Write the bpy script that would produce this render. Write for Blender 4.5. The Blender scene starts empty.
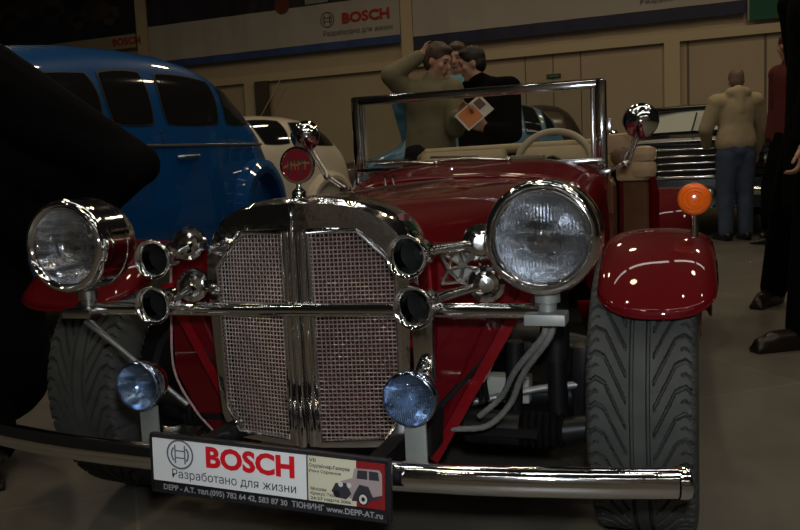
import bpy, bmesh, math, random
from mathutils import Vector, Matrix
random.seed(7)
PI = math.pi
sc = bpy.context.scene
COL = sc.collection
R = math.radians

# ------------------------------------------------------------------ camera
cam_data = bpy.data.cameras.new('camera')
cam_data.sensor_fit = 'HORIZONTAL'
cam_data.sensor_width = 36.0
cam_data.lens = 36.0 * 828.2 / 800.0
cam_data.clip_start = 0.05
cam = bpy.data.objects.new('camera', cam_data)
COL.objects.link(cam)
_pit, _rol = 0.112, 0.0466
_f = Vector((0, math.cos(_pit), -math.sin(_pit)))
_u0 = Vector((0, math.sin(_pit), math.cos(_pit)))
_r0 = Vector((1, 0, 0))
_r = _r0 * math.cos(_rol) - _u0 * math.sin(_rol)
_u = _u0 * math.cos(_rol) + _r0 * math.sin(_rol)
_m = Matrix.Identity(4)
for i in range(3):
    _m[i][0], _m[i][1], _m[i][2] = _r[i], _u[i], -_f[i]
_m[0][3], _m[1][3], _m[2][3] = 0, 0, 0.825
cam.matrix_world = _m
sc.camera = cam

# ------------------------------------------------------------------ world, lamps, exposure
sc.view_settings.view_transform = 'Standard'
sc.view_settings.look = 'None'
sc.view_settings.gamma = 1.0
sc.view_settings.exposure = 0.0
sc.view_settings.use_curve_mapping = False
w = bpy.data.worlds.new('hall_air')
w.use_nodes = True
w.node_tree.nodes['Background'].inputs[0].default_value = (0.92, 0.86, 0.74, 1)
w.node_tree.nodes['Background'].inputs[1].default_value = 0.005
sc.world = w


def area(name, loc, size, power, color, rot=(0, 0, 0), size_y=None, shape='DISK', spread=PI):
    l = bpy.data.lights.new(name, 'AREA')
    l.shape = shape
    l.size = size
    if size_y:
        l.size_y = size_y
    l.energy = power
    l.color = color
    l.spread = spread
    o = bpy.data.objects.new(name, l)
    o.location = loc
    o.rotation_euler = rot
    COL.objects.link(o)
    return o


WARM = (1.0, 0.80, 0.52)
NEUT = (1.0, 0.94, 0.84)
LAMP_P = 24.0
for (x, y) in ((-4.5, 2.5), (-0.6, 2.2), (3.2, 2.4), (-3.2, 6.4), (0.8, 6.6), (5.0, 6.2),
               (-5.0, 10.5), (0.4, 10.6), (4.6, 9.0), (2.0, -2.5), (-2.2, -3.0), (6.0, -1.0)):
    area('high_bay_lamp', (x, y, 6.6), 0.5, LAMP_P * (1.45 if y > 5 else 1.0), WARM)
for (y, z) in ((-1.3, 6.2), (3.6, 6.2), (-6.2, 5.2)):
    for k in range(4):
        area('strip_lamp', (-1.5 + k * 2.05, y, z), 1.75, 8.5, NEUT, size_y=0.22, shape='RECTANGLE')
for (x, y) in ((-3.6, 0.4), (-1.4, 0.9), (1.3, 0.4), (3.8, 0.6), (-0.2, -1.6), (2.4, -4.2), (-3.0, -5.2), (0.4, -5.8), (4.6, -5.4), (-5.5, -1.5)):
    area('sparkle_lamp', (x, y, 5.4), 0.16, 4.0, NEUT)  # small lamps added for sparkle on the chrome
# the photographer's flash, just above the lens
fl = bpy.data.lights.new('camera_flash', 'SPOT')
fl.energy = 50.0
fl.color = (0.90, 0.96, 1.0)
fl.shadow_soft_size = 0.03
fl.spot_size = R(88)
fl.spot_blend = 0.9
flo = bpy.data.objects.new('camera_flash', fl)
flo.location = (0.03, 0.0, 0.945)
flo.rotation_euler = (Vector((0.22, 1.5, 0.50)) - Vector(flo.location)).to_track_quat('-Z', 'Y').to_euler()
COL.objects.link(flo)

# ------------------------------------------------------------------ materials
MATS = {}


def mat(name, col, rough=0.5, metal=0.0, coat=0.0, spec=0.5, noise=0.0, nscale=8.0, bump=0.0, bscale=40.0,
        trans=0.0, ior=1.45, emit=None, sheen=0.0):
    if name in MATS:
        return MATS[name]
    m = bpy.data.materials.new(name)
    m.use_nodes = True
    nt = m.node_tree
    b = nt.nodes['Principled BSDF']
    b.inputs['Base Color'].default_value = (*col, 1)
    b.inputs['Roughness'].default_value = rough
    b.inputs['Metallic'].default_value = metal
    b.inputs['Coat Weight'].default_value = coat
    b.inputs['Coat Roughness'].default_value = 0.03
    b.inputs['Specular IOR Level'].default_value = spec
    b.inputs['Transmission Weight'].default_value = trans
    b.inputs['IOR'].default_value = ior
    b.inputs['Sheen Weight'].default_value = sheen
    if emit:
        b.inputs['Emission Color'].default_value = (*emit[0], 1)
        b.inputs['Emission Strength'].default_value = emit[1]
    tc = nt.nodes.new('ShaderNodeTexCoord')
    if noise > 0:
        n = nt.nodes.new('ShaderNodeTexNoise')
        n.inputs['Scale'].default_value = nscale
        n.inputs['Detail'].default_value = 6
        nt.links.new(tc.outputs['Object'], n.inputs['Vector'])
        r = nt.nodes.new('ShaderNodeValToRGB')
        r.color_ramp.elements[0].position = 0.3
        r.color_ramp.elements[1].position = 0.7
        r.color_ramp.elements[0].color = (*[c * (1 - noise) for c in col], 1)
        r.color_ramp.elements[1].color = (*[min(1, c * (1 + noise)) for c in col], 1)
        nt.links.new(n.outputs['Fac'], r.inputs['Fac'])
        nt.links.new(r.outputs['Color'], b.inputs['Base Color'])
    if bump > 0:
        n2 = nt.nodes.new('ShaderNodeTexNoise')
        n2.inputs['Scale'].default_value = bscale
        n2.inputs['Detail'].default_value = 4
        nt.links.new(tc.outputs['Object'], n2.inputs['Vector'])
        bp = nt.nodes.new('ShaderNodeBump')
        bp.inputs['Strength'].default_value = bump
        bp.inputs['Distance'].default_value = 0.02
        nt.links.new(n2.outputs['Fac'], bp.inputs['Height'])
        nt.links.new(bp.outputs['Normal'], b.inputs['Normal'])
    MATS[name] = m
    return m


def clear_glass(name, tint=(1, 1, 1), refl=1.0, rough=0.0):
    m = bpy.data.materials.new(name)
    m.use_nodes = True
    nt = m.node_tree
    nt.nodes.clear()
    out = nt.nodes.new('ShaderNodeOutputMaterial')
    mix = nt.nodes.new('ShaderNodeMixShader')
    fr = nt.nodes.new('ShaderNodeFresnel')
    fr.inputs['IOR'].default_value = 1.3 + 0.2 * refl
    tr = nt.nodes.new('ShaderNodeBsdfTransparent')
    tr.inputs[0].default_value = (*tint, 1)
    gl = nt.nodes.new('ShaderNodeBsdfGlossy')
    gl.inputs['Roughness'].default_value = rough
    nt.links.new(fr.outputs[0], mix.inputs[0])
    nt.links.new(tr.outputs[0], mix.inputs[1])
    nt.links.new(gl.outputs[0], mix.inputs[2])
    nt.links.new(mix.outputs[0], out.inputs[0])
    MATS[name] = m
    return m


def lens_glass(name, tint, pitch, rough=0.10, body=0.55):
    """moulded lamp glass: fine vertical flutes, part clear, part scattering"""
    m = bpy.data.materials.new(name)
    m.use_nodes = True
    nt = m.node_tree
    nt.nodes.clear()
    out = nt.nodes.new('ShaderNodeOutputMaterial')
    tc = nt.nodes.new('ShaderNodeTexCoord')
    mp = nt.nodes.new('ShaderNodeMapping')
    mp.inputs['Scale'].default_value = (1, 1, 1)
    nt.links.new(tc.outputs['Object'], mp.inputs['Vector'])
    wv = nt.nodes.new('ShaderNodeTexWave')
    wv.wave_type = 'BANDS'
    wv.bands_direction = 'X'
    wv.inputs['Scale'].default_value = pitch
    wv.inputs['Distortion'].default_value = 0.0
    nt.links.new(mp.outputs[0], wv.inputs['Vector'])
    wz = nt.nodes.new('ShaderNodeTexWave')
    wz.wave_type = 'BANDS'
    wz.bands_direction = 'Z'
    wz.inputs['Scale'].default_value = pitch * 0.22
    nt.links.new(mp.outputs[0], wz.inputs['Vector'])
    add = nt.nodes.new('ShaderNodeMath')
    add.operation = 'ADD'
    nt.links.new(wv.outputs['Fac'], add.inputs[0])
    nt.links.new(wz.outputs['Fac'], add.inputs[1])
    bp = nt.nodes.new('ShaderNodeBump')
    bp.inputs['Strength'].default_value = 0.8
    bp.inputs['Distance'].default_value = 0.005
    nt.links.new(add.outputs[0], bp.inputs['Height'])
    tr = nt.nodes.new('ShaderNodeBsdfTransparent')
    tr.inputs[0].default_value = (*tint, 1)
    gl = nt.nodes.new('ShaderNodeBsdfGlossy')
    gl.inputs['Roughness'].default_value = rough
    gl.inputs['Color'].default_value = (*tint, 1)
    nt.links.new(bp.outputs[0], gl.inputs['Normal'])
    df = nt.nodes.new('ShaderNodeBsdfRefraction')
    df.inputs['Color'].default_value = (*tint, 1)
    df.inputs['Roughness'].default_value = 0.12
    df.inputs['IOR'].default_value = 1.30
    nt.links.new(bp.outputs[0], df.inputs['Normal'])
    m1 = nt.nodes.new('ShaderNodeMixShader')
    m1.inputs[0].default_value = body
    nt.links.new(tr.outputs[0], m1.inputs[1])
    nt.links.new(df.outputs[0], m1.inputs[2])
    m2 = nt.nodes.new('ShaderNodeMixShader')
    m2.inputs[0].default_value = 0.20
    nt.links.new(m1.outputs[0], m2.inputs[1])
    nt.links.new(gl.outputs[0], m2.inputs[2])
    nt.links.new(m2.outputs[0], out.inputs[0])
    MATS[name] = m
    return m


CHROME = mat('chrome', (0.80, 0.81, 0.83), 0.07, 1.0, bump=0.02, bscale=60)
CHROME_B = mat('brushed_chrome', (0.62, 0.62, 0.62), 0.22, 1.0)
STEEL = mat('grey_steel', (0.24, 0.25, 0.25), 0.45, 0.7, noise=0.15, nscale=30)
ALU = mat('dull_aluminium', (0.24, 0.255, 0.245), 0.5, 0.4, noise=0.12, nscale=25)
RED = mat('deep_red_paint', (0.095, 0.0018, 0.0045), 0.5, 0.0, coat=0.8, spec=0.05, noise=0.05, nscale=3)
REDHI = mat('bright_red_paint', (0.17, 0.003, 0.007), 0.4, 0.0, coat=0.8, spec=0.1)
BLACKM = mat('black_metal', (0.008, 0.008, 0.009), 0.42, spec=0.3, noise=0.3, nscale=20)
BLACKP = mat('black_plastic', (0.012, 0.012, 0.016), 0.35)
RUBBER = mat('tyre_rubber', (0.050, 0.053, 0.050), 0.72, noise=0.25, nscale=18, spec=0.35)
DARK = mat('dark_underbody', (0.007, 0.007, 0.007), 0.8, spec=0.15, noise=0.3, nscale=10)
CREAM = mat('cream_leather', (0.36, 0.27, 0.16), 0.5, noise=0.08, nscale=12, bump=0.1)
TAN = mat('tan_leather', (0.40, 0.28, 0.17), 0.55, noise=0.1, nscale=10, bump=0.1)
BROWN = mat('brown_leather', (0.10, 0.045, 0.02), 0.5, noise=0.2, nscale=10)
GLASS = clear_glass('windscreen_glass', (0.93, 0.95, 0.94), 0.6)
LENS = lens_glass('headlamp_lens_glass', (0.93, 0.96, 1.0), 62)
LENSB = lens_glass('blue_lens_glass', (0.62, 0.78, 1.0), 90)
REFL = mat('lamp_reflector', (0.78, 0.80, 0.83), 0.14, 1.0, bump=0.08, bscale=45)
SHELLM = mat('radiator_chrome', (0.74, 0.75, 0.77), 0.09, 1.0, bump=0.10, bscale=22)
AMBER = mat('amber_lens', (0.85, 0.13, 0.008), 0.14, trans=0.15, coat=0.6)
MESHW = mat('woven_wire', (0.50, 0.46, 0.42), 0.36, 0.95)
COREM = mat('radiator_core', (0.11, 0.028, 0.03), 0.6, noise=0.3, nscale=14)


# ------------------------------------------------------------------ mesh builder
class MB:
    def __init__(s):
        s.v = []
        s.f = []

    def add(s, vs, fs):
        o = len(s.v)
        s.v += [tuple(p) for p in vs]
        s.f += [tuple(i + o for i in q) for q in fs]
        return s

    def box(s, c, d, rot=None, bev=0.0):
        hx, hy, hz = d[0] / 2, d[1] / 2, d[2] / 2
        if bev > 0:
            b = min(bev, hx * .9, hy * .9, hz * .9)
            bm = bmesh.new()
            bmesh.ops.create_cube(bm, size=1)
            for v in bm.verts:
                v.co = Vector((v.co.x * d[0], v.co.y * d[1], v.co.z * d[2]))
            bmesh.ops.bevel(bm, geom=list(bm.edges), offset=b, segments=2, affect='EDGES', profile=0.6)
            bm.verts.ensure_lookup_table()
            vs = [v.co.copy() for v in bm.verts]
            fs = [[v.index for v in f.verts] for f in bm.faces]
            bm.free()
        else:
            vs = [Vector((x, y, z)) for x in (-hx, hx) for y in (-hy, hy) for z in (-hz, hz)]
            fs = [(0, 1, 3, 2), (4, 6, 7, 5), (0, 4, 5, 1), (2, 3, 7, 6), (0, 2, 6, 4), (1, 5, 7, 3)]
        if rot is not None:
            vs = [rot @ p for p in vs]
        return s.add([p + Vector(c) for p in vs], fs)

    def tube(s, pts, r, n=12, closed=False, caps=True, sq=1.0):
        """swept tube; r a number or a list; sq squashes the section along its second axis"""
        P = [Vector(p) for p in pts]
        m = len(P)
        rs = r if isinstance(r, (list, tuple)) else [r] * m
        T = []
        for i in range(m):
            if closed:
                t = P[(i + 1) % m] - P[i - 1]
            else:
                t = P[min(i + 1, m - 1)] - P[max(i - 1, 0)]
            T.append(t.normalized() if t.length > 1e-9 else Vector((0, 0, 1)))
        up = Vector((0, 0, 1)) if abs(T[0].z) < 0.9 else Vector((1, 0, 0))
        N = (up - T[0] * up.dot(T[0])).normalized()
        vs = []
        for i in range(m):
            N = N - T[i] * N.dot(T[i])
            N = N.normalized() if N.length > 1e-6 else T[i].orthogonal().normalized()
            B = T[i].cross(N)
            for k in range(n):
                a = 2 * PI * k / n
                vs.append(P[i] + N * (rs[i] * math.cos(a)) + B * (rs[i] * sq * math.sin(a)))
        fs = []
        for i in range(m if closed else m - 1):
            j = (i + 1) % m
            for k in range(n):
                l = (k + 1) % n
                fs.append((i * n + k, i * n + l, j * n + l, j * n + k))
        if caps and not closed:
            fs.append(tuple(range(n - 1, -1, -1)))
            fs.append(tuple((m - 1) * n + k for k in range(n)))
        return s.add(vs, fs)

    def lathe(s, prof, c, axis, n=32, caps=False):
        """prof: list of (radius, distance along axis)"""
        A = Vector(axis).normalized()
        N = A.orthogonal().normalized()
        B = A.cross(N)
        c = Vector(c)
        vs = []
        for (r, h) in prof:
            for k in range(n):
                a = 2 * PI * k / n
                vs.append(c + A * h + N * (max(r, 1e-5) * math.cos(a)) + B * (max(r, 1e-5) * math.sin(a)))
        fs = []
        for i in range(len(prof) - 1):
            for k in range(n):
                l = (k + 1) % n
                fs.append((i * n + k, i * n + l, (i + 1) * n + l, (i + 1) * n + k))
        if caps:
            fs.append(tuple(range(n - 1, -1, -1)))
            fs.append(tuple((len(prof) - 1) * n + k for k in range(n)))
        return s.add(vs, fs)

    def grid(s, rows, closed_u=False, flip=False):
        n = len(rows[0])
        vs = [p for r in rows for p in r]
        fs = []
        for i in range(len(rows) - 1):
            for k in range(n if closed_u else n - 1):
                l = (k + 1) % n
                q = (i * n + k, i * n + l, (i + 1) * n + l, (i + 1) * n + k)
                fs.append(q[::-1] if flip else q)
        return s.add(vs, fs)

    def slab(s, poly, off):
        """polygon (3D points) given a thickness along the vector off"""
        n = len(poly)
        off = Vector(off)
        a = [Vector(p) for p in poly]
        b = [p + off for p in a]
        fs = [tuple(range(n)), tuple(range(2 * n - 1, n - 1, -1))]
        fs += [(i, i + n, (i + 1) % n + n, (i + 1) % n) for i in range(n)]
        return s.add(a + b, fs)

    def ball(s, c, r, nu=16, nv=10, rot=None):
        rr = r if isinstance(r, (tuple, list)) else (r, r, r)
        rows = []
        for i in range(nv + 1):
            t = PI * i / nv
            row = []
            for k in range(nu):
                a = 2 * PI * k / nu
                p = Vector((rr[0] * math.sin(t) * math.cos(a), rr[1] * math.sin(t) * math.sin(a), rr[2] * math.cos(t)))
                if rot is not None:
                    p = rot @ p
                row.append(p + Vector(c))
            rows.append(row)
        return s.grid(rows, closed_u=True)

    def mesh(s, name, fix=True):
        me = bpy.data.meshes.new(name)
        me.from_pydata(s.v, [], s.f)
        if fix:
            bm = bmesh.new()
            bm.from_mesh(me)
            bmesh.ops.remove_doubles(bm, verts=bm.verts, dist=2e-5)
            bmesh.ops.recalc_face_normals(bm, faces=bm.faces)
            bm.to_mesh(me)
            bm.free()
        me.validate()
        return me

    def build(s, name, m, parent=None, smooth=True, ang=38, label=None, solid=0.0, sub=0):
        me = s.mesh(name)
        return link(name, me, m, parent, smooth, ang, label, solid, sub)


def link(name, me, m, parent=None, smooth=True, ang=38, label=None, solid=0.0, sub=0):
    me.materials.append(m)
    if smooth and len(me.polygons):
        me.polygons.foreach_set('use_smooth', [True] * len(me.polygons))
        me.set_sharp_from_angle(angle=R(ang))
    o = bpy.data.objects.new(name, me)
    COL.objects.link(o)
    if parent is not None:
        o.parent = parent
    if solid:
        md = o.modifiers.new('thickness', 'SOLIDIFY')
        md.thickness = solid
        md.offset = 0
    if sub:
        md = o.modifiers.new('smooth', 'SUBSURF')
        md.levels = sub
        md.render_levels = sub
    if label:
        o['label'] = label
    return o


def tag(o, label, cat, group=None):
    o['label'] = label
    o['category'] = cat
    if group:
        o['group'] = group
    return o


def thing(name, label, cat, loc=(0, 0, 0), rz=0.0, scale=1.0, group=None):
    o = bpy.data.objects.new(name, None)
    o.empty_display_size = 0.1
    COL.objects.link(o)
    o.location = loc
    o.rotation_euler = (0, 0, rz)
    o.scale = (scale,) * 3
    return tag(o, label, cat, group)


def struct(name, mb, m, **k):
    o = mb.build(name, m, **k)
    o['kind'] = 'structure'
    return o


def islands(vs, fs):
    par = list(range(len(vs)))

    def find(i):
        while par[i] != i:
            par[i] = par[par[i]]
            i = par[i]
        return i
    for q in fs:
        for i in q[1:]:
            par[find(i)] = find(q[0])
    groups = {}
    for q in fs:
        groups.setdefault(find(q[0]), []).append(q)
    out = []
    for qs in groups.values():
        ids = sorted({i for q in qs for i in q})
        mp = {i: k for k, i in enumerate(ids)}
        out.append(([vs[i].copy() for i in ids], [tuple(mp[i] for i in q) for q in qs]))
    return out


def words_of(vs, fs, gap):
    isl = sorted(islands(vs, fs), key=lambda t: min(p.x for p in t[0]))
    out, right = [], None
    for cv, cf in isl:
        if right is None or min(p.x for p in cv) - right > gap:
            out.append(([], []))
        k = len(out[-1][0])
        out[-1][0].extend(cv)
        out[-1][1].extend(tuple(i + k for i in q) for q in cf)
        right = max(max(p.x for p in cv), right or -9)
    return out



def text_mb(body, wid, hgt, bold=0.0, depth=0.0):
    """lettering as a mesh filling a box wid x hgt centred on the origin, in the XY plane"""
    cu = bpy.data.curves.new('lettering', 'FONT')
    cu.body = body
    cu.size = 1.0
    cu.offset = bold
    cu.resolution_u = 3
    ob = bpy.data.objects.new('lettering', cu)
    COL.objects.link(ob)
    dg = bpy.context.evaluated_depsgraph_get()
    dg.update()
    me = bpy.data.meshes.new_from_object(ob.evaluated_get(dg))
    vs = [v.co.copy() for v in me.vertices]
    fs = [tuple(p.vertices) for p in me.polygons]
    bpy.data.objects.remove(ob)
    bpy.data.curves.remove(cu)
    bpy.data.meshes.remove(me)
    # the built-in face fills one small letter wrongly: set that letter again from three bars
    keep_v, keep_f = [], []
    for cv, cf in islands(vs, fs):
        bx0, bx1 = min(v.x for v in cv), max(v.x for v in cv)
        by0, by1 = min(v.y for v in cv), max(v.y for v in cv)
        ar = sum(abs((cv[q[1]] - cv[q[0]]).cross(cv[q[2]] - cv[q[0]]).z) / 2 for q in cf)
        wd, hg = bx1 - bx0, by1 - by0
        if len(cv) == 12 and ar > .92 * wd * hg and .6 < wd / hg < 1.0 and all(len(q) == 3 for q in cf):
            st = .088 * hg / .542 + bold * 1.2
            cv, cf = [], []
            for (a, b, c, d) in ((bx0, by0, bx0 + st, by1), (bx1 - st, by0, bx1, by1), (bx0 + st, by0 + hg * .44 - bold * .6, bx1 - st, by0 + hg * .59 + bold * .6)):
                k = len(cv)
                cv += [Vector((a, b, 0)), Vector((c, b, 0)), Vector((c, d, 0)), Vector((a, d, 0))]
                cf.append((k, k + 1, k + 2, k + 3))
        k = len(keep_v)
        keep_v += cv
        keep_f += [tuple(i + k for i in q) for q in cf]
    vs, fs = keep_v, keep_f
    x0, x1 = min(v.x for v in vs), max(v.x for v in vs)
    y0, y1 = min(v.y for v in vs), max(v.y for v in vs)
    out = [Vector(((v.x - (x0 + x1) / 2) / (x1 - x0) * wid, (v.y - (y0 + y1) / 2) / (y1 - y0) * hgt, 0)) for v in vs]
    return out, fs


def flat_build(name, items, fn, m, parent, label=None):
    """items: list of (verts, faces) in a 2-D layout; fn maps (x, y) to the surface"""
    mb = MB()
    for vs, fs in items:
        mb.add([fn(p[0], p[1]) for p in vs], fs)
    me = bpy.data.meshes.new(name)
    me.from_pydata(mb.v, [], mb.f)
    return link(name, me, m, parent, smooth=False, label=label)


def ring2d(cx, cy, r0, r1, n=40, a0=0, a1=2 * PI, sy=1.0):
    vs, fs = [], []
    for i in range(n + 1):
        a = a0 + (a1 - a0) * i / n
        vs.append((cx + r0 * math.cos(a), cy + sy * r0 * math.sin(a)))
        vs.append((cx + r1 * math.cos(a), cy + sy * r1 * math.sin(a)))
    for i in range(n):
        fs.append((2 * i, 2 * i + 1, 2 * i + 3, 2 * i + 2))
    return vs, fs


def rect2d(x0, y0, x1, y1):
    return [(x0, y0), (x1, y0), (x1, y1), (x0, y1)], [(0, 1, 2, 3)]


def poly2d(pts):
    return list(pts), [tuple(range(len(pts)))]


def emblem2d(cx, cy, r):
    """round mark: a ring with an armature-like H inside"""
    it = [ring2d(cx, cy, r * 0.88, r)]
    for sgn in (-1, 1):
        it.append(ring2d(cx, cy, r * 0.56, r * 0.68, 14, (0 if sgn > 0 else PI) - 0.75, (0 if sgn > 0 else PI) + 0.75))
        it.append(rect2d(cx + sgn * r * 0.36 - r * 0.05, cy - r * 0.62, cx + sgn * r * 0.36 + r * 0.05, cy + r * 0.62))
    it.append(rect2d(cx - r * 0.36, cy - r * 0.28, cx + r * 0.36, cy - r * 0.19))
    it.append(rect2d(cx - r * 0.36, cy + r * 0.19, cx + r * 0.36, cy + r * 0.28))
    return it


def lerp(a, b, t):
    return a + (b - a) * t


def pw(x, pts):
    """piecewise linear, eased lookup through a list of (x, y)"""
    if x <= pts[0][0]:
        return pts[0][1]
    for (x0, y0), (x1, y1) in zip(pts, pts[1:]):
        if x <= x1:
            return lerp(y0, y1, (x - x0) / (x1 - x0))
    return pts[-1][1]


def spline(pts, n):
    """Catmull-Rom through pts"""
    P = [Vector(p) for p in pts]
    P = [P[0] * 2 - P[1]] + P + [P[-1] * 2 - P[-2]]
    out = []
    segs = len(P) - 3
    for i in range(n + 1):
        t = segs * i / n
        k = min(int(t), segs - 1)
        u = t - k
        a, b, c, d = P[k:k + 4]
        out.append(0.5 * ((2 * b) + (c - a) * u + (2 * a - 5 * b + 4 * c - d) * u * u + (3 * b - a - 3 * c + d) * u ** 3))
    return out

# ------------------------------------------------------------------ the hall
def floor_mat():
    m = mat('concrete_floor', (0.115, 0.105, 0.09), 0.42, spec=0.35)
    nt = m.node_tree
    b = nt.nodes['Principled BSDF']
    tc = nt.nodes.new('ShaderNodeTexCoord')
    n = nt.nodes.new('ShaderNodeTexNoise')
    n.inputs['Scale'].default_value = 1.6
    n.inputs['Detail'].default_value = 9
    n.inputs['Roughness'].default_value = 0.65
    nt.links.new(tc.outputs['Object'], n.inputs['Vector'])
    mp = nt.nodes.new('ShaderNodeMapping')
    mp.inputs['Rotation'].default_value = (0, 0, R(-19))
    nt.links.new(tc.outputs['Object'], mp.inputs['Vector'])
    br = nt.nodes.new('ShaderNodeTexBrick')
    br.offset = 0.0
    br.inputs['Scale'].default_value = 1.0
    br.inputs['Brick Width'].default_value = 1.15
    br.inputs['Row Height'].default_value = 1.15
    br.inputs['Mortar Size'].default_value = 0.004
    br.inputs['Color1'].default_value = (1, 1, 1, 1)
    br.inputs['Color2'].default_value = (0.92, 0.92, 0.92, 1)
    br.inputs['Mortar'].default_value = (1.35, 1.35, 1.3, 1)
    nt.links.new(mp.outputs[0], br.inputs['Vector'])
    r = nt.nodes.new('ShaderNodeValToRGB')
    r.color_ramp.elements[0].position = 0.3
    r.color_ramp.elements[1].position = 0.75
    r.color_ramp.elements[0].color = (0.085, 0.078, 0.066, 1)
    r.color_ramp.elements[1].color = (0.15, 0.135, 0.112, 1)
    nt.links.new(n.outputs['Fac'], r.inputs['Fac'])
    mx = nt.nodes.new('ShaderNodeMix')
    mx.data_type = 'RGBA'
    mx.blend_type = 'MULTIPLY'
    mx.inputs[0].default_value = 1.0
    nt.links.new(r.outputs[0], mx.inputs[6])
    nt.links.new(br.outputs[0], mx.inputs[7])
    nt.links.new(mx.outputs[2], b.inputs['Base Color'])
    return m


struct('floor', MB().box((-2, 6, -0.05), (34, 30, 0.1)), floor_mat())
WK = 14.0 / 12.0
WP = Vector((3.997 * WK, 14.0, 0))
WD = Vector((math.sin(R(112)), math.cos(R(112)), 0))
WN = Vector((-math.cos(R(112)) * -1, -math.sin(R(112)), 0))
WN = Vector((WD.y, -WD.x, 0))


def wz(z):
    return 0.825 + (z - 0.825) * WK


def wp(s, z, off=0.0):
    p = WP + WD * (s * WK) + WN * off
    return Vector((p.x, p.y, wz(z)))


def wbox(mb, s0, s1, z0, z1, o0, o1):
    q = [wp(s0, z0, o0), wp(s1, z0, o0), wp(s1, z1, o0), wp(s0, z1, o0)]
    return mb.slab(q, WN * (o1 - o0))


WALLM = mat('beige_wall_panel', (0.46, 0.375, 0.26), 0.6, noise=0.05, nscale=1.5)
TRIMM = mat('cream_steel_trim', (0.56, 0.46, 0.31), 0.55)
z_floor = 0.825 - 0.825 / WK
wl = MB()
wbox(wl, -17, 8, z_floor, 5.2, -0.2, 0)
struct('wall_back', wl, WALLM)
wfr = MB().box((0, -9.0, 3.0), (34, 0.2, 6.0))
struct('wall_front', wfr, mat('dim_wall_panel', (0.24, 0.215, 0.18), 0.6, noise=0.85, nscale=0.5))
# horizontal girt and the vertical columns of the wall
t = MB(); wbox(t, -17, 8, 2.46, 2.585, 0.0, 0.10); struct('trim_1', t, TRIMM)
for i, (a, b) in enumerate(((-9.18, -8.93), (-0.10, 0.11), (-7.02, -6.82), (-4.07, -3.87))):
    t = MB()
    if i in (0, 3):
        wbox(t, a, b, 2.585, 5.2, 0.0, 0.12)
    else:
        wbox(t, a, b, z_floor, 2.46, 0.0, 0.10)
    struct('trim_%d' % (i + 2), t, TRIMM)
for i, s in enumerate((-2.12, -1.70, -1.29, 0.2, 1.2)):
    t = MB(); wbox(t, s, s + (0.012 if i < 3 else 0.03), z_floor, 2.46, 0.0, 0.012); struct('trim_%d' % (i + 6), t, mat('panel_seam', (0.16, 0.125, 0.085), 0.7))
# dark steel column and its brace
col_r = thing('steel_column', 'dark steel column with thin brace standing against the wall behind the white car', 'column', wp(-6.65, z_floor, 0.16))
inv = -Vector(col_r.location)
t = MB(); wbox(t, -6.76, -6.52, z_floor, 2.46, 0.11, 0.20); t.v = [tuple(Vector(p) + inv) for p in t.v]
t.build('post', mat('dark_brown_steel', (0.07, 0.055, 0.04), 0.6), col_r)
t = MB(); t.tube([wp(-6.25, 2.44, 0.22), wp(-7.15, 1.2, 0.22)], 0.012, 6); t.v = [tuple(Vector(p) + inv) for p in t.v]
t.build('brace', TRIMM, col_r)

# ---- banners
BGREY = mat('grey_banner_cloth', (0.44, 0.41, 0.38), 0.75, noise=0.05, nscale=1.2)
BDARK = mat('dark_banner_print', (0.022, 0.020, 0.032), 0.6, noise=0.5, nscale=1.1)
BNAVY = mat('navy_banner_stripe', (0.018, 0.022, 0.06), 0.6)
BBLUE = mat('blue_banner_stripe', (0.035, 0.07, 0.22), 0.6, noise=0.2, nscale=1.0)
INKG = mat('grey_print_ink', (0.12, 0.115, 0.11), 0.7)
INKR = mat('red_print_ink', (0.42, 0.02, 0.015), 0.6)
INKB = mat('black_print_ink', (0.015, 0.015, 0.02), 0.6)
BGREEN = mat('green_banner_cloth', (0.01, 0.105, 0.06), 0.7)


def banner(label, s0, s1, zb):
    r = thing('banner', label, 'banner', wp((s0 + s1) / 2, zb, 0.14))
    r['_o'] = 1
    del r['_o']
    return r, -Vector(r.location)


def bpart(root, inv, name, m, s0, s1, z0, z1, o0, o1, wave=0.0):
    n = 60 if wave else 1
    rows = []
    for k in range(n + 1):
        s = lerp(s0, s1, k / n)
        o = o0 + (wave * (math.sin(s * 9) * 0.6 + math.sin(s * 23 + 1) * 0.4) if wave else 0)
        rows.append([wp(s, z0, o) + inv, wp(s, z1, o) + inv, wp(s, z1, o + o1 - o0) + inv, wp(s, z0, o + o1 - o0) + inv])
    t = MB().grid(rows, closed_u=True)
    t.add(rows[0], [(0, 1, 2, 3)]).add(rows[-1], [(3, 2, 1, 0)])
    return t.build(name, m, root)


def wall_text(root, inv, name, body, sc_, zc_, ws, hz, m, off, bold=0.0):
    vs, fs = text_mb(body, ws, hz, bold)
    return flat_build(name, [(vs, fs)], lambda x, y: wp(sc_ + x, zc_ + y, off) + inv, m, root)


def wall_words(root, inv, body, sc_, zc_, ws, hz, m, off):
    vs, fs = text_mb(body, ws, hz)
    for wv, wf_ in words_of(vs, fs, .03 * ws):
        flat_build('slogan_word', [(wv, wf_)], lambda x, y: wp(sc_ + x, zc_ + y, off) + inv, m, root)


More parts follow.
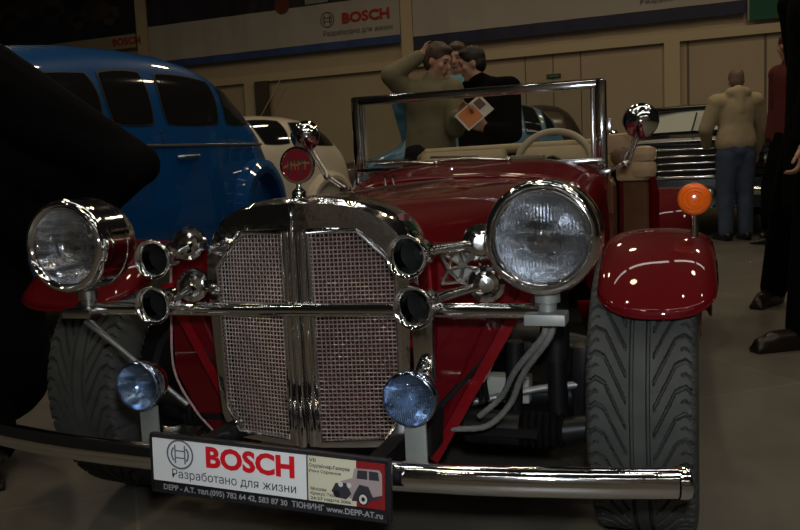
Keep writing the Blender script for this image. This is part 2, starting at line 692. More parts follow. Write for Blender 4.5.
b1, v1 = banner('dark banner picturing cars above the blue saloon, at the left end of the wall', -16, -9.2, 3.33)
bpart(b1, v1, 'printed_cloth', BDARK, -16, -9.2, 3.52, 5.0, 0.13, 0.15)
bpart(b1, v1, 'bottom_strip', mat('beige_banner_strip', (0.36, 0.30, 0.22), 0.7), -16, -9.2, 3.28, 3.52, 0.13, 0.15)
wall_text(b1, v1, 'lettering', 'BOSCH', -9.52 + .12, 3.405, 0.62, 0.13, INKR, 0.157, 0.03)
pic = []
random.seed(3)
for (cs, cz, ln) in ((-13.6, 3.95, 1.5), (-11.6, 4.05, 1.7), (-10.1, 3.85, 1.2)):
    pts = [(-.5, 0), (-.48, .14), (-.2, .18), (-.08, .34), (.2, .34), (.32, .2), (.48, .16), (.5, 0)]
    pic.append(poly2d([(cs + p[0] * ln, cz + p[1] * ln * 0.9) for p in pts]))
    for q in (-.3, .3):
        pic.append(ring2d(cs + q * ln, cz, 0.0, 0.11 * ln, 18))
flat_build('car_pictures', pic, lambda x, y: wp(x, y, 0.154) + v1, mat('dim_car_print', (0.06, 0.045, 0.035), 0.6, noise=0.5, nscale=2), b1)

b2, v2 = banner('grey banner with large red BOSCH word and blue lower stripe above the white car', -8.9, -4.07, 2.86)
bpart(b2, v2, 'printed_cloth', BGREY, -8.9, -4.07, 2.98, 3.60, 0.13, 0.15, 0.012)
bpart(b2, v2, 'bottom_stripe', BBLUE, -8.9, -4.07, 2.86, 2.98, 0.13, 0.152, 0.012)
bpart(b2, v2, 'top_print', BDARK, -8.9, -4.07, 3.60, 5.0, 0.13, 0.152, 0.012)
wall_text(b2, v2, 'brand_word', 'BOSCH', -4.65, 3.335, 0.83, 0.165, INKR, 0.170, 0.035)
wall_words(b2, v2, 'Разработано для жизни', -4.80, 3.11, 1.22, 0.105, INKG, 0.170)
flat_build('emblem', emblem2d(-5.33, 3.34, 0.125), lambda x, y: wp(x, y, 0.170) + v2, INKG, b2)
flat_build('picture_spot', [ring2d(-6.15, 3.66, 0.0, 0.14, 24)], lambda x, y: wp(x, y, 0.170) + v2, mat('dull_red_print', (0.14, 0.03, 0.02), 0.6), b2)
flat_build('picture_label', [rect2d(-5.72, 3.62, -5.3, 3.80)], lambda x, y: wp(x, y, 0.170) + v2, mat('pale_print', (0.25, 0.26, 0.27), 0.6), b2)

b3, v3 = banner('long grey banner with dark navy lower stripe above the people and the black car', -3.85, 0.965, 2.74)
bpart(b3, v3, 'printed_cloth', BGREY, -3.85, 0.965, 2.92, 5.0, 0.13, 0.15, 0.014)
bpart(b3, v3, 'bottom_stripe', BNAVY, -3.85, 0.965, 2.745, 2.92, 0.13, 0.152, 0.014)
wall_words(b3, v3, 'Разработано для жизни', 0.24, 3.055, 1.30, 0.115, INKG, 0.172)

b4, v4 = banner('plain green banner at the right end of the wall', 1.0, 4.5, 2.62)
bpart(b4, v4, 'printed_cloth', BGREEN, 1.01, 4.5, 2.64, 5.0, 0.13, 0.15)
bpart(b4, v4, 'side_edge', mat('pale_print', (0.25, 0.26, 0.27), 0.6), 0.985, 1.01, 2.64, 5.0, 0.13, 0.151)

ex = thing('exit_sign', 'small dark green sign fixed to the wall above the roadster windscreen', 'sign', wp(-1.69, 2.11, 0.02))
iv = -Vector(ex.location)
bpart(ex, iv, 'plate', mat('dark_green_sign', (0.012, 0.05, 0.025), 0.5), -1.79, -1.58, 2.11, 2.17, 0.012, 0.035)
flat_build('pictogram', [rect2d(-1.76, 2.13, -1.61, 2.15)], lambda x, y: wp(x, y, 0.037) + iv, mat('pale_green_ink', (0.08, 0.2, 0.12), 0.6), ex)

# ------------------------------------------------------------------ the red roadster
S = 1.1
YAW = 0.3322
car = thing('vintage_roadster', 'dark red open vintage roadster with chrome radiator, big headlamps and raised windscreen', 'car',
            (-0.1933 * S, 1.4267 * S, 0), -YAW, S)


def mirror(fn):
    for sgn in (-1, 1):
        fn(sgn)


# ---- radiator
def prow(u):
    return 0.026 + 0.036 * min(1.0, abs(u) / 0.19)


half = [(0, .713), (.05, .711), (.1, .703), (.146, .686), (.178, .662), (.197, .628), (.203, .585), (.202, .52),
        (.199, .45), (.195, .37), (.189, .30), (.165, .264), (.10, .262), (0, .262)]
outl = [(p.x, p.z) for p in spline([(a, 0, b) for a, b in half[:11]], 40)] + half[11:]


def ray_hit(cx, cz, ang, poly):
    dx, dz = math.cos(ang), math.sin(ang)
    best = None
    for (x0, z0), (x1, z1) in zip(poly, poly[1:] + poly[:1]):
        ex_, ez_ = x1 - x0, z1 - z0
        den = dx * ez_ - dz * ex_
        if abs(den) < 1e-12:
            continue
        t_ = ((x0 - cx) * ez_ - (z0 - cz) * ex_) / den
        q = ((x0 - cx) * dz - (z0 - cz) * dx) / den
        if t_ > 0 and -1e-6 <= q <= 1 + 1e-6 and (best is None or t_ < best):
            best = t_
    return (cx + dx * best, cz + dz * best)


HOLE = [(.024, .652), (.112, .652), (.177, .588), (.175, .322), (.146, .279), (.030, .275)]
shell = MB()
for sgn in (-1, 1):
    poly = outl
    cx, cz = 0.1, 0.46
    N = 120
    rows = []
    for k in range(N):
        a = 2 * PI * k / N
        ho = ray_hit(cx, cz, a, HOLE)
        ou = ray_hit(cx, cz, a, poly)
        row = []
        inx, inz = lerp(ho[0], ou[0], 0.0), lerp(ho[1], ou[1], 0.0)
        row.append((sgn * inx, prow(inx) + 0.018, inz))
        row.append((sgn * inx, prow(inx) + 0.002, inz))
        for f, dv in ((0.12, -0.004), (0.5, -0.004), (0.85, -0.003)):
            x, z = lerp(ho[0], ou[0], f), lerp(ho[1], ou[1], f)
            row.append((sgn * x, prow(x) + dv, z))
        row.append((sgn * ou[0], prow(ou[0]) + 0.010, ou[1]))
        rows.append(row)
    rows.append(rows[0])
    shell.grid(rows, flip=sgn < 0)
full = [(u, z) for u, z in outl] + [(-u, z) for u, z in reversed(outl[1:-1])]
rows = []
for dv, k in ((0.010, 1.0), (0.03, 1.012), (0.10, 1.012), (0.125, 1.0), (0.13, 0.97)):
    rows.append([(u * k, prow(u) * (1 if dv < .02 else 0.3 if dv < .05 else 0) + (0.045 if dv > .05 else 0.045 if dv > .02 else 0) * (0.7 if .02 < dv < .05 else 1 if dv > .05 else 0) + dv, 0.48 + (z - 0.48) * (1 + (k - 1) * 0.5)) for u, z in full])
shell.grid(rows, closed_u=True)
shell.build('radiator_shell', SHELLM, car, ang=30)
core = MB().box((0, 0.12, 0.47), (0.36, 0.03, 0.41))
core.build('radiator_core', COREM, car)
# woven mesh in each opening, with a bright frame
for sgn in (-1, 1):
    hole_c = [(x + (0.004 if x < .1 else -0.004) * 0, z) for x, z in HOLE]
    wires = MB()

    def gp(x, z, o=0.0):
        return (sgn * x, prow(x) + 0.012 + o, z)

    def span_v(x):
        zs = []
        for (x0, z0), (x1, z1) in zip(HOLE, HOLE[1:] + HOLE[:1]):
            if min(x0, x1) <= x <= max(x0, x1) and abs(x1 - x0) > 1e-6:
                zs.append(lerp(z0, z1, (x - x0) / (x1 - x0)))
        return (min(zs), max(zs)) if len(zs) >= 2 else None

    def span_h(z):
        xs = []
        for (x0, z0), (x1, z1) in zip(HOLE, HOLE[1:] + HOLE[:1]):
            if min(z0, z1) <= z <= max(z0, z1) and abs(z1 - z0) > 1e-6:
                xs.append(lerp(x0, x1, (z - z0) / (z1 - z0)))
        return (min(xs), max(xs)) if len(xs) >= 2 else None
    PX = 0.0074
    nx = int(0.153 / PX)
    for i in range(nx + 1):
        x = 0.027 + i * PX
        sp = span_v(x)
        if not sp:
            continue
        k = max(2, int((sp[1] - sp[0]) / (PX / 1)))
        wires.tube([gp(x, lerp(sp[0], sp[1], j / k), 0.0012 * (1 if (i + j) % 2 else -1)) for j in range(k + 1)], 0.00115, 4, caps=False)
    nz = int(0.377 / PX)
    for j in range(nz + 1):
        z = 0.2785 + j * PX
        sp = span_h(z)
        if not sp:
            continue
        k = max(2, int((sp[1] - sp[0]) / PX))
        wires.tube([gp(lerp(sp[0], sp[1], i / k), z, -0.0012 * (1 if (i + j) % 2 else -1)) for i in range(k + 1)], 0.00115, 4, caps=False)
    gm = wires.build('grille_mesh', MESHW, car, ang=60)
    fr = MB().tube([(sgn * x, prow(x) - 0.002, z) for x, z in HOLE], 0.0042, 8, closed=True)
    fr.build('grille_frame', CHROME, gm)
cb = MB()
for u in (-0.016, 0, 0.016):
    cb.tube([(u, prow(u) - 0.004 - (0.005 if u == 0 else 0), 0.268), (u, prow(u) - 0.004 - (0.005 if u == 0 else 0), 0.655), ], 0.0075, 12)
cb.tube([(0, 0.019, 0.655), (0, 0.024, 0.700), (0, 0.034, 0.713)], [0.004, 0.003, 0.002], 8)
cb.build('center_bar', CHROME, car)
# filler cap with the round badge
badge = MB().lathe([(0.0, -0.006), (0.030, -0.006), (0.033, -0.003), (0.033, 0.004), (0.029, 0.005), (0.028, 0.0035)], (0.0, 0.06, 0.770), (0, -1, 0), 40)
bd = badge.build('radiator_badge', CHROME, car)
MB().lathe([(0.0, 0.0042), (0.0285, 0.0042), (0.0285, 0.0)], (0.0, 0.06, 0.770), (0, -1, 0), 36).build('enamel_face', mat('red_enamel', (0.11, 0.006, 0.010), 0.3, coat=0.5), bd)
gold = mat('gold_line', (0.42, 0.26, 0.12), 0.35, 0.8)
it = [poly2d([(-.026, -.002), (-.014, .004), (0, .002), (.012, .006), (.026, .004), (.026, .001), (.012, .002), (0, -.002), (-.014, .0), (-.026, -.006)])]
for x in (-.016, -.010, -.003, .004, .011, .017):
    it.append(rect2d(x - .0009, -.008, x + .0009, .009))
flat_build('script_line', it, lambda x, y: (x, 0.06 - 0.0048, 0.770 + y), gold, bd)
it = [poly2d([(-.018, -.018), (-.0155, -.019), (-.011, .012), (-.013, .013)]), poly2d([(.006, -.022), (.009, -.021), (.014, .010), (.012, .012)]),
      rect2d(-.022, .0075, .022, .0088), poly2d([(-.013, .013), (-.010, .016), (-.008, .014), (-.011, .011)])]
flat_build('monogram', it, lambda x, y: (x, 0.06 - 0.0052, 0.770 + y), CHROME_B, bd)
MB().lathe([(0.017, -0.010), (0.017, 0.004), (0.013, 0.010), (0.013, 0.018), (0.009, 0.022), (0.0045, 0.026), (0.004, 0.045)], (0, 0.06, 0.705), (0, 0, 1), 20).build('cap_post', CHROME, bd)

# ---- bonnet and cowl
def hood_sec(wd, zt, zs, zl, v, n=18):
    pts = [(wd * 0.985, v, zl), (wd, v, lerp(zl, zs, 0.5))]
    for k in range(n + 1):
        a = PI / 2 * k / n
        pts.append((wd * math.cos(a) ** 0.62, v, zs + (zt - zs) * math.sin(a) ** 0.82))
    return pts + [(-p[0], p[1], p[2]) for p in reversed(pts[:-1])]


rows = []
for k in range(25):
    v = lerp(0.172, 1.12, k / 24)
    tt = (v - 0.172) / 0.95
    rows.append(hood_sec(lerp(.197, .385, tt), lerp(.698, .722, tt), lerp(.545, .60, tt), lerp(.33, .42, tt), v))
MB().grid(rows).build('bonnet', RED, car)
rows = []
for v, wd, zt, zs, zl in ((1.122, .386, .723, .60, .40), (1.20, .402, .733, .61, .36), (1.28, .416, .752, .63, .33), (1.34, .426, .766, .65, .30), (1.42, .436, .772, .66, .28), (1.50, .44, .765, .66, .28)):
    rows.append(hood_sec(wd, zt, zs, zl, v))
MB().grid(rows).build('cowl', RED, car, solid=0.006)
MB().tube([(u, 0.171, z) for (u, v, z) in hood_sec(.204, .700, .545, .33, 0)], 0.003, 8).build('bonnet_edge', REDHI, car)
MB().tube([(0, lerp(0.175, 1.34, k / 20), lerp(.708, .765, max(0, (k / 20 - .8) * 5) ** 1.5) if k > 16 else lerp(.708, .723, k / 17)) for k in range(21)], 0.004, 8).build('bonnet_hinge', CHROME_B, car)
for (u, v, z) in ((-0.09, 0.80, .712), (-0.02, 1.18, .726)):
    t = MB()
    for du in (-.011, .011) if u < -.05 else (0,):
        t.tube([(u + du, v, z), (u + du, v - .006, z + .022), (u + du, v, z + .030)], 0.0035, 8)
    t.box((u, v, z), (.034, .014, .008), bev=.002)
    t.build('bonnet_catch', CHROME, car)

# ---- splash aprons beside the radiator
def apron(sgn):
    A = [(.196, .22, .615), (.33, .24, .60), (.392, .22, .530), (.195, .195, .205), (.196, .20, .40)]
    m_ = MB().slab([(sgn * u, v, z) for u, v, z in A], (0, .012, 0))
    ap = m_.build('splash_apron', RED, car, smooth=False)
    m_ = MB().slab([(sgn * .398, .188, .535), (sgn * .378, .188, .540), (sgn * .184, .172, .206), (sgn * .202, .172, .196)], (0, .022, 0))
    m_.build('edge_strip', REDHI, ap, smooth=False, label='bright red edge strip')
    m_ = MB().slab([(sgn * .37, .199, .535), (sgn * .345, .199, .56), (sgn * .20, .19, .27), (sgn * .188, .18, .215)], (0, -.006, 0))
    m_.build('brace_plate', RED, ap, smooth=False)


mirror(apron)
A = [(-.200, .255, .60), (-.30, .255, .60), (-.408, .255, .575), (-.418, .255, .45), (-.420, .255, .335), (-.375, .255, .250), (-.318, .255, .19), (-.200, .255, .19)]
lp = MB().slab(A, (0, .012, 0)).build('inner_wing_panel', RED, car, smooth=False)
MB().tube([(u - .002, v - .004, z) for u, v, z in spline([Vector(p) for p in A[2:7]], 24)], .0028, 6).build('edge_highlight', mat('painted_edge_highlight', (0.5, 0.3, 0.3), 0.3), lp)  # pale line painted as the highlight along the red edge

# ---- lamp bar with pedestals
MB().tube([(-.46, .012, .515), (-.43, .012, .516), (.40, .012, .520), (.43, .012, .520)], 0.0125, 16).build('lamp_bar', CHROME, car)


def headlamp(sgn):
    c = (.444 if sgn > 0 else -.437, -.03, .641)
    ax = (0, -1, 0)
    q_ = lambda pr: [(r_ * .97, h_) for r_, h_ in pr]
    hb = MB().lathe(q_([(.0735, .004), (.086, .002), (.0885, -.004), (.090, -.012), (.090, -.022), (.0885, -.024), (.0885, -.060), (.090, -.062), (.090, -.070), (.087, -.072),
                     (.084, -.088), (.076, -.105), (.060, -.120), (.038, -.130), (.0, -.134)]), c, ax, 56)
    h = hb.build('headlamp', CHROME, car, ang=24)
    MB().lathe(q_([(.0700, .006), (.0715, .012), (.0740, .0135), (.0750, .0115), (.0765, .0125), (.0800, .0170), (.0845, .0165), (.0885, .0110), (.0905, .003), (.0908, -.006), (.0900, -.014), (.0880, -.015), (.0880, 0)]), c, ax, 56).build('rim', CHROME, h, ang=50)
    prof = [(.0725, .008)] + [(.0725 * math.cos(a), .008 + .013 * math.sin(a)) for a in [PI / 2 * k / 10 for k in range(1, 11)]]
    MB().lathe(q_(prof), c, ax, 48).build('lens', LENS, h, ang=80)
    prof = [(.0735 * k / 12, -.050 + .056 * (k / 12) ** 2) for k in range(13)]
    MB().lathe(q_(prof), c, ax, 48).build('reflector', REFL, h, ang=80)
    t = MB().lathe([(.0, .0), (.013, -.002), (.015, -.012), (.015, -.045)], c, ax, 20)
    t.build('bulb_shield', CHROME, h)
    t = MB()
    t.tube([(c[0] - .070, c[1] + .004, c[2] + .010), (c[0] + .070, c[1] + .004, c[2] + .010)], 0.0016, 6)
    t.lathe([(.030, .0), (.032, -.004), (.030, -.008)], c, ax, 30)
    t.build('lamp_fittings', CHROME_B, h)
    t = MB()
    t.lathe([(.014, 0), (.014, .028), (.020, .030), (.020, .046), (.013, .050)], (c[0], .012, .505), (0, 0, 1), 24)
    t.box((c[0], -.002, .512), (.064, .050, .018), bev=.003)
    t.build('pedestal', ALU if sgn > 0 else CHROME_B, h)


mirror(headlamp)

# ---- trumpet horns
def horn(x, z, end):
    c = Vector((x, -.05, z))
    e = Vector(end)
    ax = (c - e).normalized()
    ax = Vector((0.0, -1, 0)).lerp(ax, 0.35).normalized()
    b = MB().lathe([(.0225, -.050), (.0245, -.014), (.0300, -.004), (.0345, .003), (.0360, .0065), (.0345, .0095), (.0300, .0075), (.0262, -.003), (.0245, -.022)], c, ax, 40)
    h = b.build('horn', CHROME, car, ang=60)
    MB().lathe([(.0245, -.020), (.012, -.042), (.0, -.046)], c, ax, 24).build('throat', DARK, h, label='black inside of the horn mouth')
    MB().tube([c - ax * .045, c - ax * .070, e], [.0215, .0095, .0085], 14).build('trumpet_tube', CHROME, h)
    d = MB().lathe([(r_ * .034 / .026, h_ * 1.25) for r_, h_ in ((.0, .018), (.010, .0175), (.016, .016), (.018, .013), (.024, .008), (.026, .0), (.024, -.010), (.014, -.020), (.0, -.022))], e, (0.25, -1, .1), 16)
    d.build('sound_drum', CHROME, h, ang=10)
    return h


horn(-.236, .617, (-.243, .075, .632))
horn(-.243, .535, (-.240, .075, .552))
horn(.236, .617, (.318, .10, .622))
horn(.243, .535, (.328, .09, .552))
# bright filigree bracket behind the right-hand horns
t = MB()
random.seed(5)
P0 = [(.225, .14, .615), (.335, .14, .625), (.335, .14, .53), (.225, .14, .535)]
nodes = [(.235, .60), (.262, .618), (.30, .60), (.248, .57), (.275, .578), (.31, .57), (.235, .545), (.268, .548), (.305, .54)]
for (i, j) in ((0, 1), (1, 2), (0, 3), (1, 4), (2, 5), (3, 4), (4, 5), (3, 6), (4, 7), (5, 8), (6, 7), (7, 8), (0, 4), (4, 2), (3, 7), (5, 7), (1, 3)):
    a, b = nodes[i], nodes[j]
    t.tube([(a[0], .14, a[1]), (b[0], .14, b[1])], .0032, 6)
t.build('filigree_bracket', CHROME_B, car)
t = MB()
for i, (a, b, c_) in enumerate(((0, 1, 4), (1, 2, 4), (3, 4, 7), (4, 5, 7))):
    q = [nodes[a], nodes[b], nodes[c_]]
    mx_, mz_ = sum(p[0] for p in q) / 3, sum(p[1] for p in q) / 3
    t.slab([(lerp(p[0], mx_, .2), .148, lerp(p[1], mz_, .2)) for p in q], (0, .003, 0))
t.build('bracket_plates', ALU, car)

# ---- small blue fog lamps
def fog(sgn):
    c = (sgn * .247, -.108, .402)
    ax = (0, -1, 0)
    hb = MB().lathe([(.0405, .0), (.0430, -.006), (.0430, -.014), (.040, -.022), (.034, -.038), (.020, -.050), (.0, -.054)], c, ax, 36)
    h = hb.build('fog_lamp', CHROME, car)
    MB().lathe([(.0385, .002), (.0400, .006), (.0425, .005), (.0445, -.002), (.0435, -.010)], c, ax, 40).build('rim', mat('blue_tinted_chrome', (0.42, 0.52, 0.75), 0.12, 1.0), h, ang=60)
    prof = [(.0390 * math.cos(a), .003 + .008 * math.sin(a)) for a in [PI / 2 * k / 8 for k in range(9)]]
    MB().lathe(prof, c, ax, 36).build('lens', LENSB, h, ang=80)
    MB().lathe([(.0385 * k / 10, -.030 + .032 * (k / 10) ** 2) for k in range(11)], c, ax, 36).build('reflector', REFL, h, ang=80)
    MB().ball((c[0], c[1] + .012, c[2]), (.006, .010, .006)).build('bulb', mat('bulb_glass', (0.75, 0.8, 0.9), 0.1, 0.3), h)
    t = MB().box((c[0], -.085, .318), (.036, .007, .088), bev=.002)
    t.box((c[0], -.088, .362), (.020, .016, .014), bev=.002)
    t.build('mount_plate', ALU, h)
    if sgn > 0:
        t = MB().box((c[0] + .004, -.035, .455), (.034, .016, .125), bev=.004)
        t.build('upright', CHROME, h)


mirror(fog)

# ---- front bumper
pts = [(-.82, .10, .286), (-.74, .03, .284), (-.66, -.045, .283), (-.5, -.09, .283), (-.3, -.118, .284), (0, -.132, .284), (.3, -.118, .283), (.5, -.088, .281), (.60, -.066, .280), (.652, -.052, .2795)]
sp_ = spline(pts, 60)
bm_ = MB().tube(sp_, 0.0235, 20, sq=0.8)
bp_ = bm_.build('front_bumper', CHROME, car, ang=50)
MB().lathe([(.0240, -.016), (.0245, -.004), (.0225, .001), (.0, .004)], pts[-1], (.955, .27, 0), 20).build('end_cap', CHROME, bp_)
for u in (-.17, .17):
    MB().box((u, 0.05, .272), (.03, .34, .035), bev=.004).build('bumper_iron', BLACKM, bp_)

# ---- number plate board
PA = R(2.3)
PC = (.0245, -.171, .2865)
PWD, PHT = .420, .100


def pl(x, y, o=0.0):
    """plate: x 0..1 from the left, y 0..1 from the top"""
    a = (x - .5) * PWD
    b = (.5 - y) * PHT
    return (PC[0] + a * math.cos(PA) + b * math.sin(PA), PC[1] - o, PC[2] - a * math.sin(PA) + b * math.cos(PA))


rotp = Matrix.Rotation(PA, 3, 'Y')
fm = MB().box(PC, (PWD, .012, PHT), rot=rotp, bev=.004)
plate = fm.build('number_plate', BLACKP, car)
t = MB()
t.tube([pl(.012, .03, .004), pl(.988, .03, .004), pl(.988, .97, .004), pl(.012, .97, .004)], .0035, 8, closed=True)
t.build('frame_edge', BLACKP, plate)
for x in (.1, .9):
    MB().box((PC[0] + (x - .5) * .36, -.148, .285), (.02, .036, .03), bev=.003).build('plate_bracket', BLACKM, plate)
WHITE = mat('white_plate', (0.72, 0.74, 0.76), 0.35)
CREAMP = mat('cream_print', (0.60, 0.58, 0.44), 0.4)
REDP = mat('maroon_print', (0.22, 0.012, 0.015), 0.4)


def plpanel(name, m, x0, y0, x1, y1, o):
    t_ = MB().slab([pl(x0, y0, o), pl(x1, y0, o), pl(x1, y1, o), pl(x0, y1, o)], (0, .002, 0))
    return t_.build(name, m, plate, smooth=False)


plpanel('white_panel', WHITE, .020, .065, .676, .775, .0085)
plpanel('cream_panel', CREAMP, .683, .065, .872, .775, .0085)
plpanel('red_panel', REDP, .872, .065, .980, .775, .0085)


def plwords(body, x0, x1, y0, y1, m):
    vs, fs = text_mb(body, x1 - x0, y1 - y0)
    for wv, wf_ in words_of(vs, fs, .03 * (x1 - x0)):
        flat_build('slogan_word', [(wv, wf_)], lambda x, y: pl((x0 + x1) / 2 + x, (y0 + y1) / 2 - y, .0092), m, plate)


def pltext(name, body, x0, x1, y0, y1, m, bold=0.0, o=.0092):
    vs, fs = text_mb(body, x1 - x0, y1 - y0, bold)
    return flat_build(name, [(vs, fs)], lambda x, y: pl((x0 + x1) / 2 + x, (y0 + y1) / 2 - y, o), m, plate)


INKRED = mat('signal_red_ink', (0.62, 0.008, 0.018), 0.4)
pltext('brand_word', 'BOSCH', .258, .630, .100, .460, INKRED, 0.040)
plwords('Разработано для жизни', .106, .634, .545, .735, INKB)
AS = PWD / PHT
flat_build('emblem', emblem2d(0, 0, 1), lambda x, y: pl(.144 + x * .25 / AS, .295 - y * .25, .0092), mat('grey_blue_ink', (0.10, 0.11, 0.14), 0.5), plate)
pltext('phone_line', 'DEPP - A.T. тел.(095) 782 64 42, 583 87 30  ТЮНИНГ www.DEPP-AT.ru', .065, .972, .815, .945, mat('silver_ink', (0.30, 0.31, 0.32), 0.45), 0.02)
rows_t = (('VII', .655, .682, .095, .15), ('Олдтаймер-Галерея', .655, .815, .175, .25), ('Ильи Сорокина', .655, .780, .265, .33),
          ('Москва', .660, .722, .545, .60), ('Крокус Экспо', .660, .772, .62, .685), ('24-27 марта 2006', .660, .818, .70, .76))
items = []
for body, x0, x1, y0, y1 in rows_t:
    vs, fs = text_mb(body, x1 - x0, y1 - y0, 0.02)
    flat_build('event_line', [([((x0 + x1) / 2 + .033 + p.x, (y0 + y1) / 2 - p.y) for p in vs], fs)], lambda x, y: pl(x, y, .0092), INKB, plate)


def cpic(x, y):
    return (.772 + x * .205, .75 - y * .60)


def picpart(name, polys, m, o):
    flat_build(name, [([cpic(*p) for p in q[0]], q[1]) for q in polys], lambda x, y: pl(x, y, o), m, plate)


picpart('picture_car_body', [poly2d([(.18, .28), (.20, .58), (.42, .70), (.46, .96), (.92, .98), (.97, .88), (.97, .34), (.80, .22), (.6, .2), (.4, .14)])], mat('print_grey_rose', (0.34, 0.27, 0.27), 0.5), .0093)
picpart('picture_car_dark', [poly2d([(.02, .30), (.10, .52), (.30, .55), (.40, .28), (.30, .12), (.12, .14)]), poly2d([(.50, .70), (.52, .92), (.70, .93), (.70, .70)]), poly2d([(.73, .70), (.73, .93), (.90, .92), (.92, .70)]),
                             poly2d([(.45, .30), (.55, .55), (.72, .52), (.80, .26), (.97, .34), (.97, .28), (.70, .12), (.4, .1)])], mat('print_dark', (0.03, 0.03, 0.04), 0.5), .0097)
picpart('picture_car_wheels', [ring2d(.62, .18, 0, .10, 20, sy=1.7), ring2d(.12, .24, 0, .06, 16, sy=1.6)], mat('print_black', (0.01, 0.01, 0.012), 0.5), .0100)
picpart('picture_car_bright', [ring2d(.62, .18, .035, .075, 20, sy=1.7), ring2d(.20, .50, 0, .045, 14, sy=1.5), ring2d(.36, .50, 0, .045, 14, sy=1.5)], mat('print_pale', (0.55, 0.54, 0.52), 0.5), .0103)

# ---- wheels
def wave_tri(y):
    y = y % 1.0
    return min(y, 1 - y)


TR, TW = .288, .096


def tyre_mesh():
    prof = []
    for k in range(83):
        x = lerp(-.082, .082, k / 82)
        prof.append((x, TR - .0035 * (x / .082) ** 2, 1))
    side = [(.0865, TR - .0055), (.0915, TR - .0125), (.0950, TR - .026), (.0970, TR - .050), (.0965, TR - .075), (.0900, TR - .095), (.0800, TR - .104)]
    prof = [(-x, r, 0) for x, r in reversed(side)] + prof + [(x, r, 0) for x, r in side]
    NT = 1000
    PIT = 2 * PI * TR / 39
    rows = []
    for i in range(NT):
        a = 2 * PI * i / NT
        y = a * TR
        row = []
        for (x, r, tr) in prof:
            ax = abs(x)
            d = 0.0
            if tr or ax < .0955:
                if abs(ax - .0140) < .0034:
                    d = .010
                elif ax > .024:
                    yy = 2.15 * (min(ax, .060) - .024) + 0.55 * max(0, min(ax, .076) - .060) - .9 * max(0, ax - .076)
                    dist = wave_tri((y - yy) / PIT + .25 * (x > 0)) * PIT
                    wdt = .0052 if ax < .06 else .0040
                    if dist < wdt:
                        d = .011
                    if ax > .070:
                        dist2 = wave_tri((y - yy) / PIT + .5 + .25 * (x > 0)) * PIT
                        if dist2 < .0022:
                            d = max(d, .006)
            rr = r - d * (1 if tr else .7)
            row.append((x, -rr * math.cos(a), rr * math.sin(a)))
        rows.append(row)
    rows.append(rows[0])
    return MB().grid(rows).mesh('tyre')


TYRE = tyre_mesh()
TYRE.materials.append(RUBBER)
TYRE.polygons.foreach_set('use_smooth', [True] * len(TYRE.polygons))
TYRE.set_sharp_from_angle(angle=R(32))
RIMM = MB()
RIMM.lathe([(.190, -.080), (.194, -.084), (.190, -.088), (.178, -.078), (.172, -.05), (.172, .05), (.178, .078), (.190, .088), (.194, .084), (.190, .080)], (0, 0, 0), (1, 0, 0), 48)
RIMME = RIMM.mesh('rim')
SPK = MB()
for k in range(10):
    a = 2 * PI * k / 10
    SPK.tube([(.04, .04 * math.cos(a), .04 * math.sin(a)), (.055, .11 * math.cos(a + .06), .11 * math.sin(a + .06)), (.04, .174 * math.cos(a + .1), .174 * math.sin(a + .1))], [.018, .013, .015], 8)
SPK.lathe([(.0, .072), (.022, .070), (.030, .060), (.045, .045), (.05, .02), (.05, -.03)], (0, 0, 0), (1, 0, 0), 24)
SPKME = SPK.mesh('spokes')
DSK = MB().lathe([(.03, -.075), (.10, -.075), (.105, -.06), (.145, -.06), (.145, -.048), (.06, -.045), (.05, -.0)], (0, 0, 0), (1, 0, 0), 32).mesh('brake_disc')


def wheel(u, v, front):
    t_ = bpy.data.objects.new('wheel', None)
    COL.objects.link(t_)
    t_.parent = car
    t_.location = (u, v, .2885)
    if front:
        t_.rotation_euler = (0, 0, R(-1))
    o = bpy.data.objects.new('tyre', TYRE)
    COL.objects.link(o)
    o.parent = t_
    for nm, me, mm in (('rim', RIMME, CHROME_B), ('spokes', SPKME, CHROME_B), ('brake_disc', DSK, BLACKM)):
        if not me.materials:
            me.materials.append(mm)
            me.polygons.foreach_set('use_smooth', [True] * len(me.polygons))
            me.set_sharp_from_angle(angle=R(38))
        q = bpy.data.objects.new(nm, me)
        COL.objects.link(q)
        q.parent = t_
        if u < 0 and nm != 'rim':
            q.rotation_euler = (0, 0, PI)


AXV = .452
for u in (-.612, .578):
    wheel(u, AXV, True)
for u in (-.575, .575):
    wheel(u, 2.62, False)

# ---- wings
def wing(sgn, cv, r0, a0, a1, uc, hw, name, lip=16, crown=.05, rear=False):
    rows = []
    nu, na = 36, 40
    for k in range(na + 1):
        row = []
        for j in range(nu + 1):
            q = lerp(-1, 1, j / nu)
            aa = lerp(a0 + lip * (1 - (1 - min(1, abs(q)) ** 2.8) ** (1 / 2.8)), a1, k / na)
            sq = (1 - abs(q) ** 2.6) ** (1 / 2.6) if abs(q) < 1 else 0
            rr = r0 - crown * (1 - sq)
            row.append((sgn * (uc + hw * q * (1 if abs(q) < .9 else 1)), cv - rr * math.cos(R(aa)), .2885 + rr * math.sin(R(aa))))
        rows.append(row)
    f_ = MB().grid(rows, flip=sgn < 0)
    o = f_.build(name, RED, car, solid=0.005)
    t_ = MB().tube([p for p in rows[0]], .0028, 8)
    t_.build('lip_bead', RED, o)
    return o


def front_wing(sgn):
    return wing(sgn, AXV, .322, 36, 158, .600 if sgn > 0 else .672, .106 if sgn > 0 else .155, 'front_wing', lip=24)


mirror(front_wing)
mirror(lambda s_: wing(s_, 2.62, .335, 12, 165, .585, .115, 'rear_wing', lip=10))


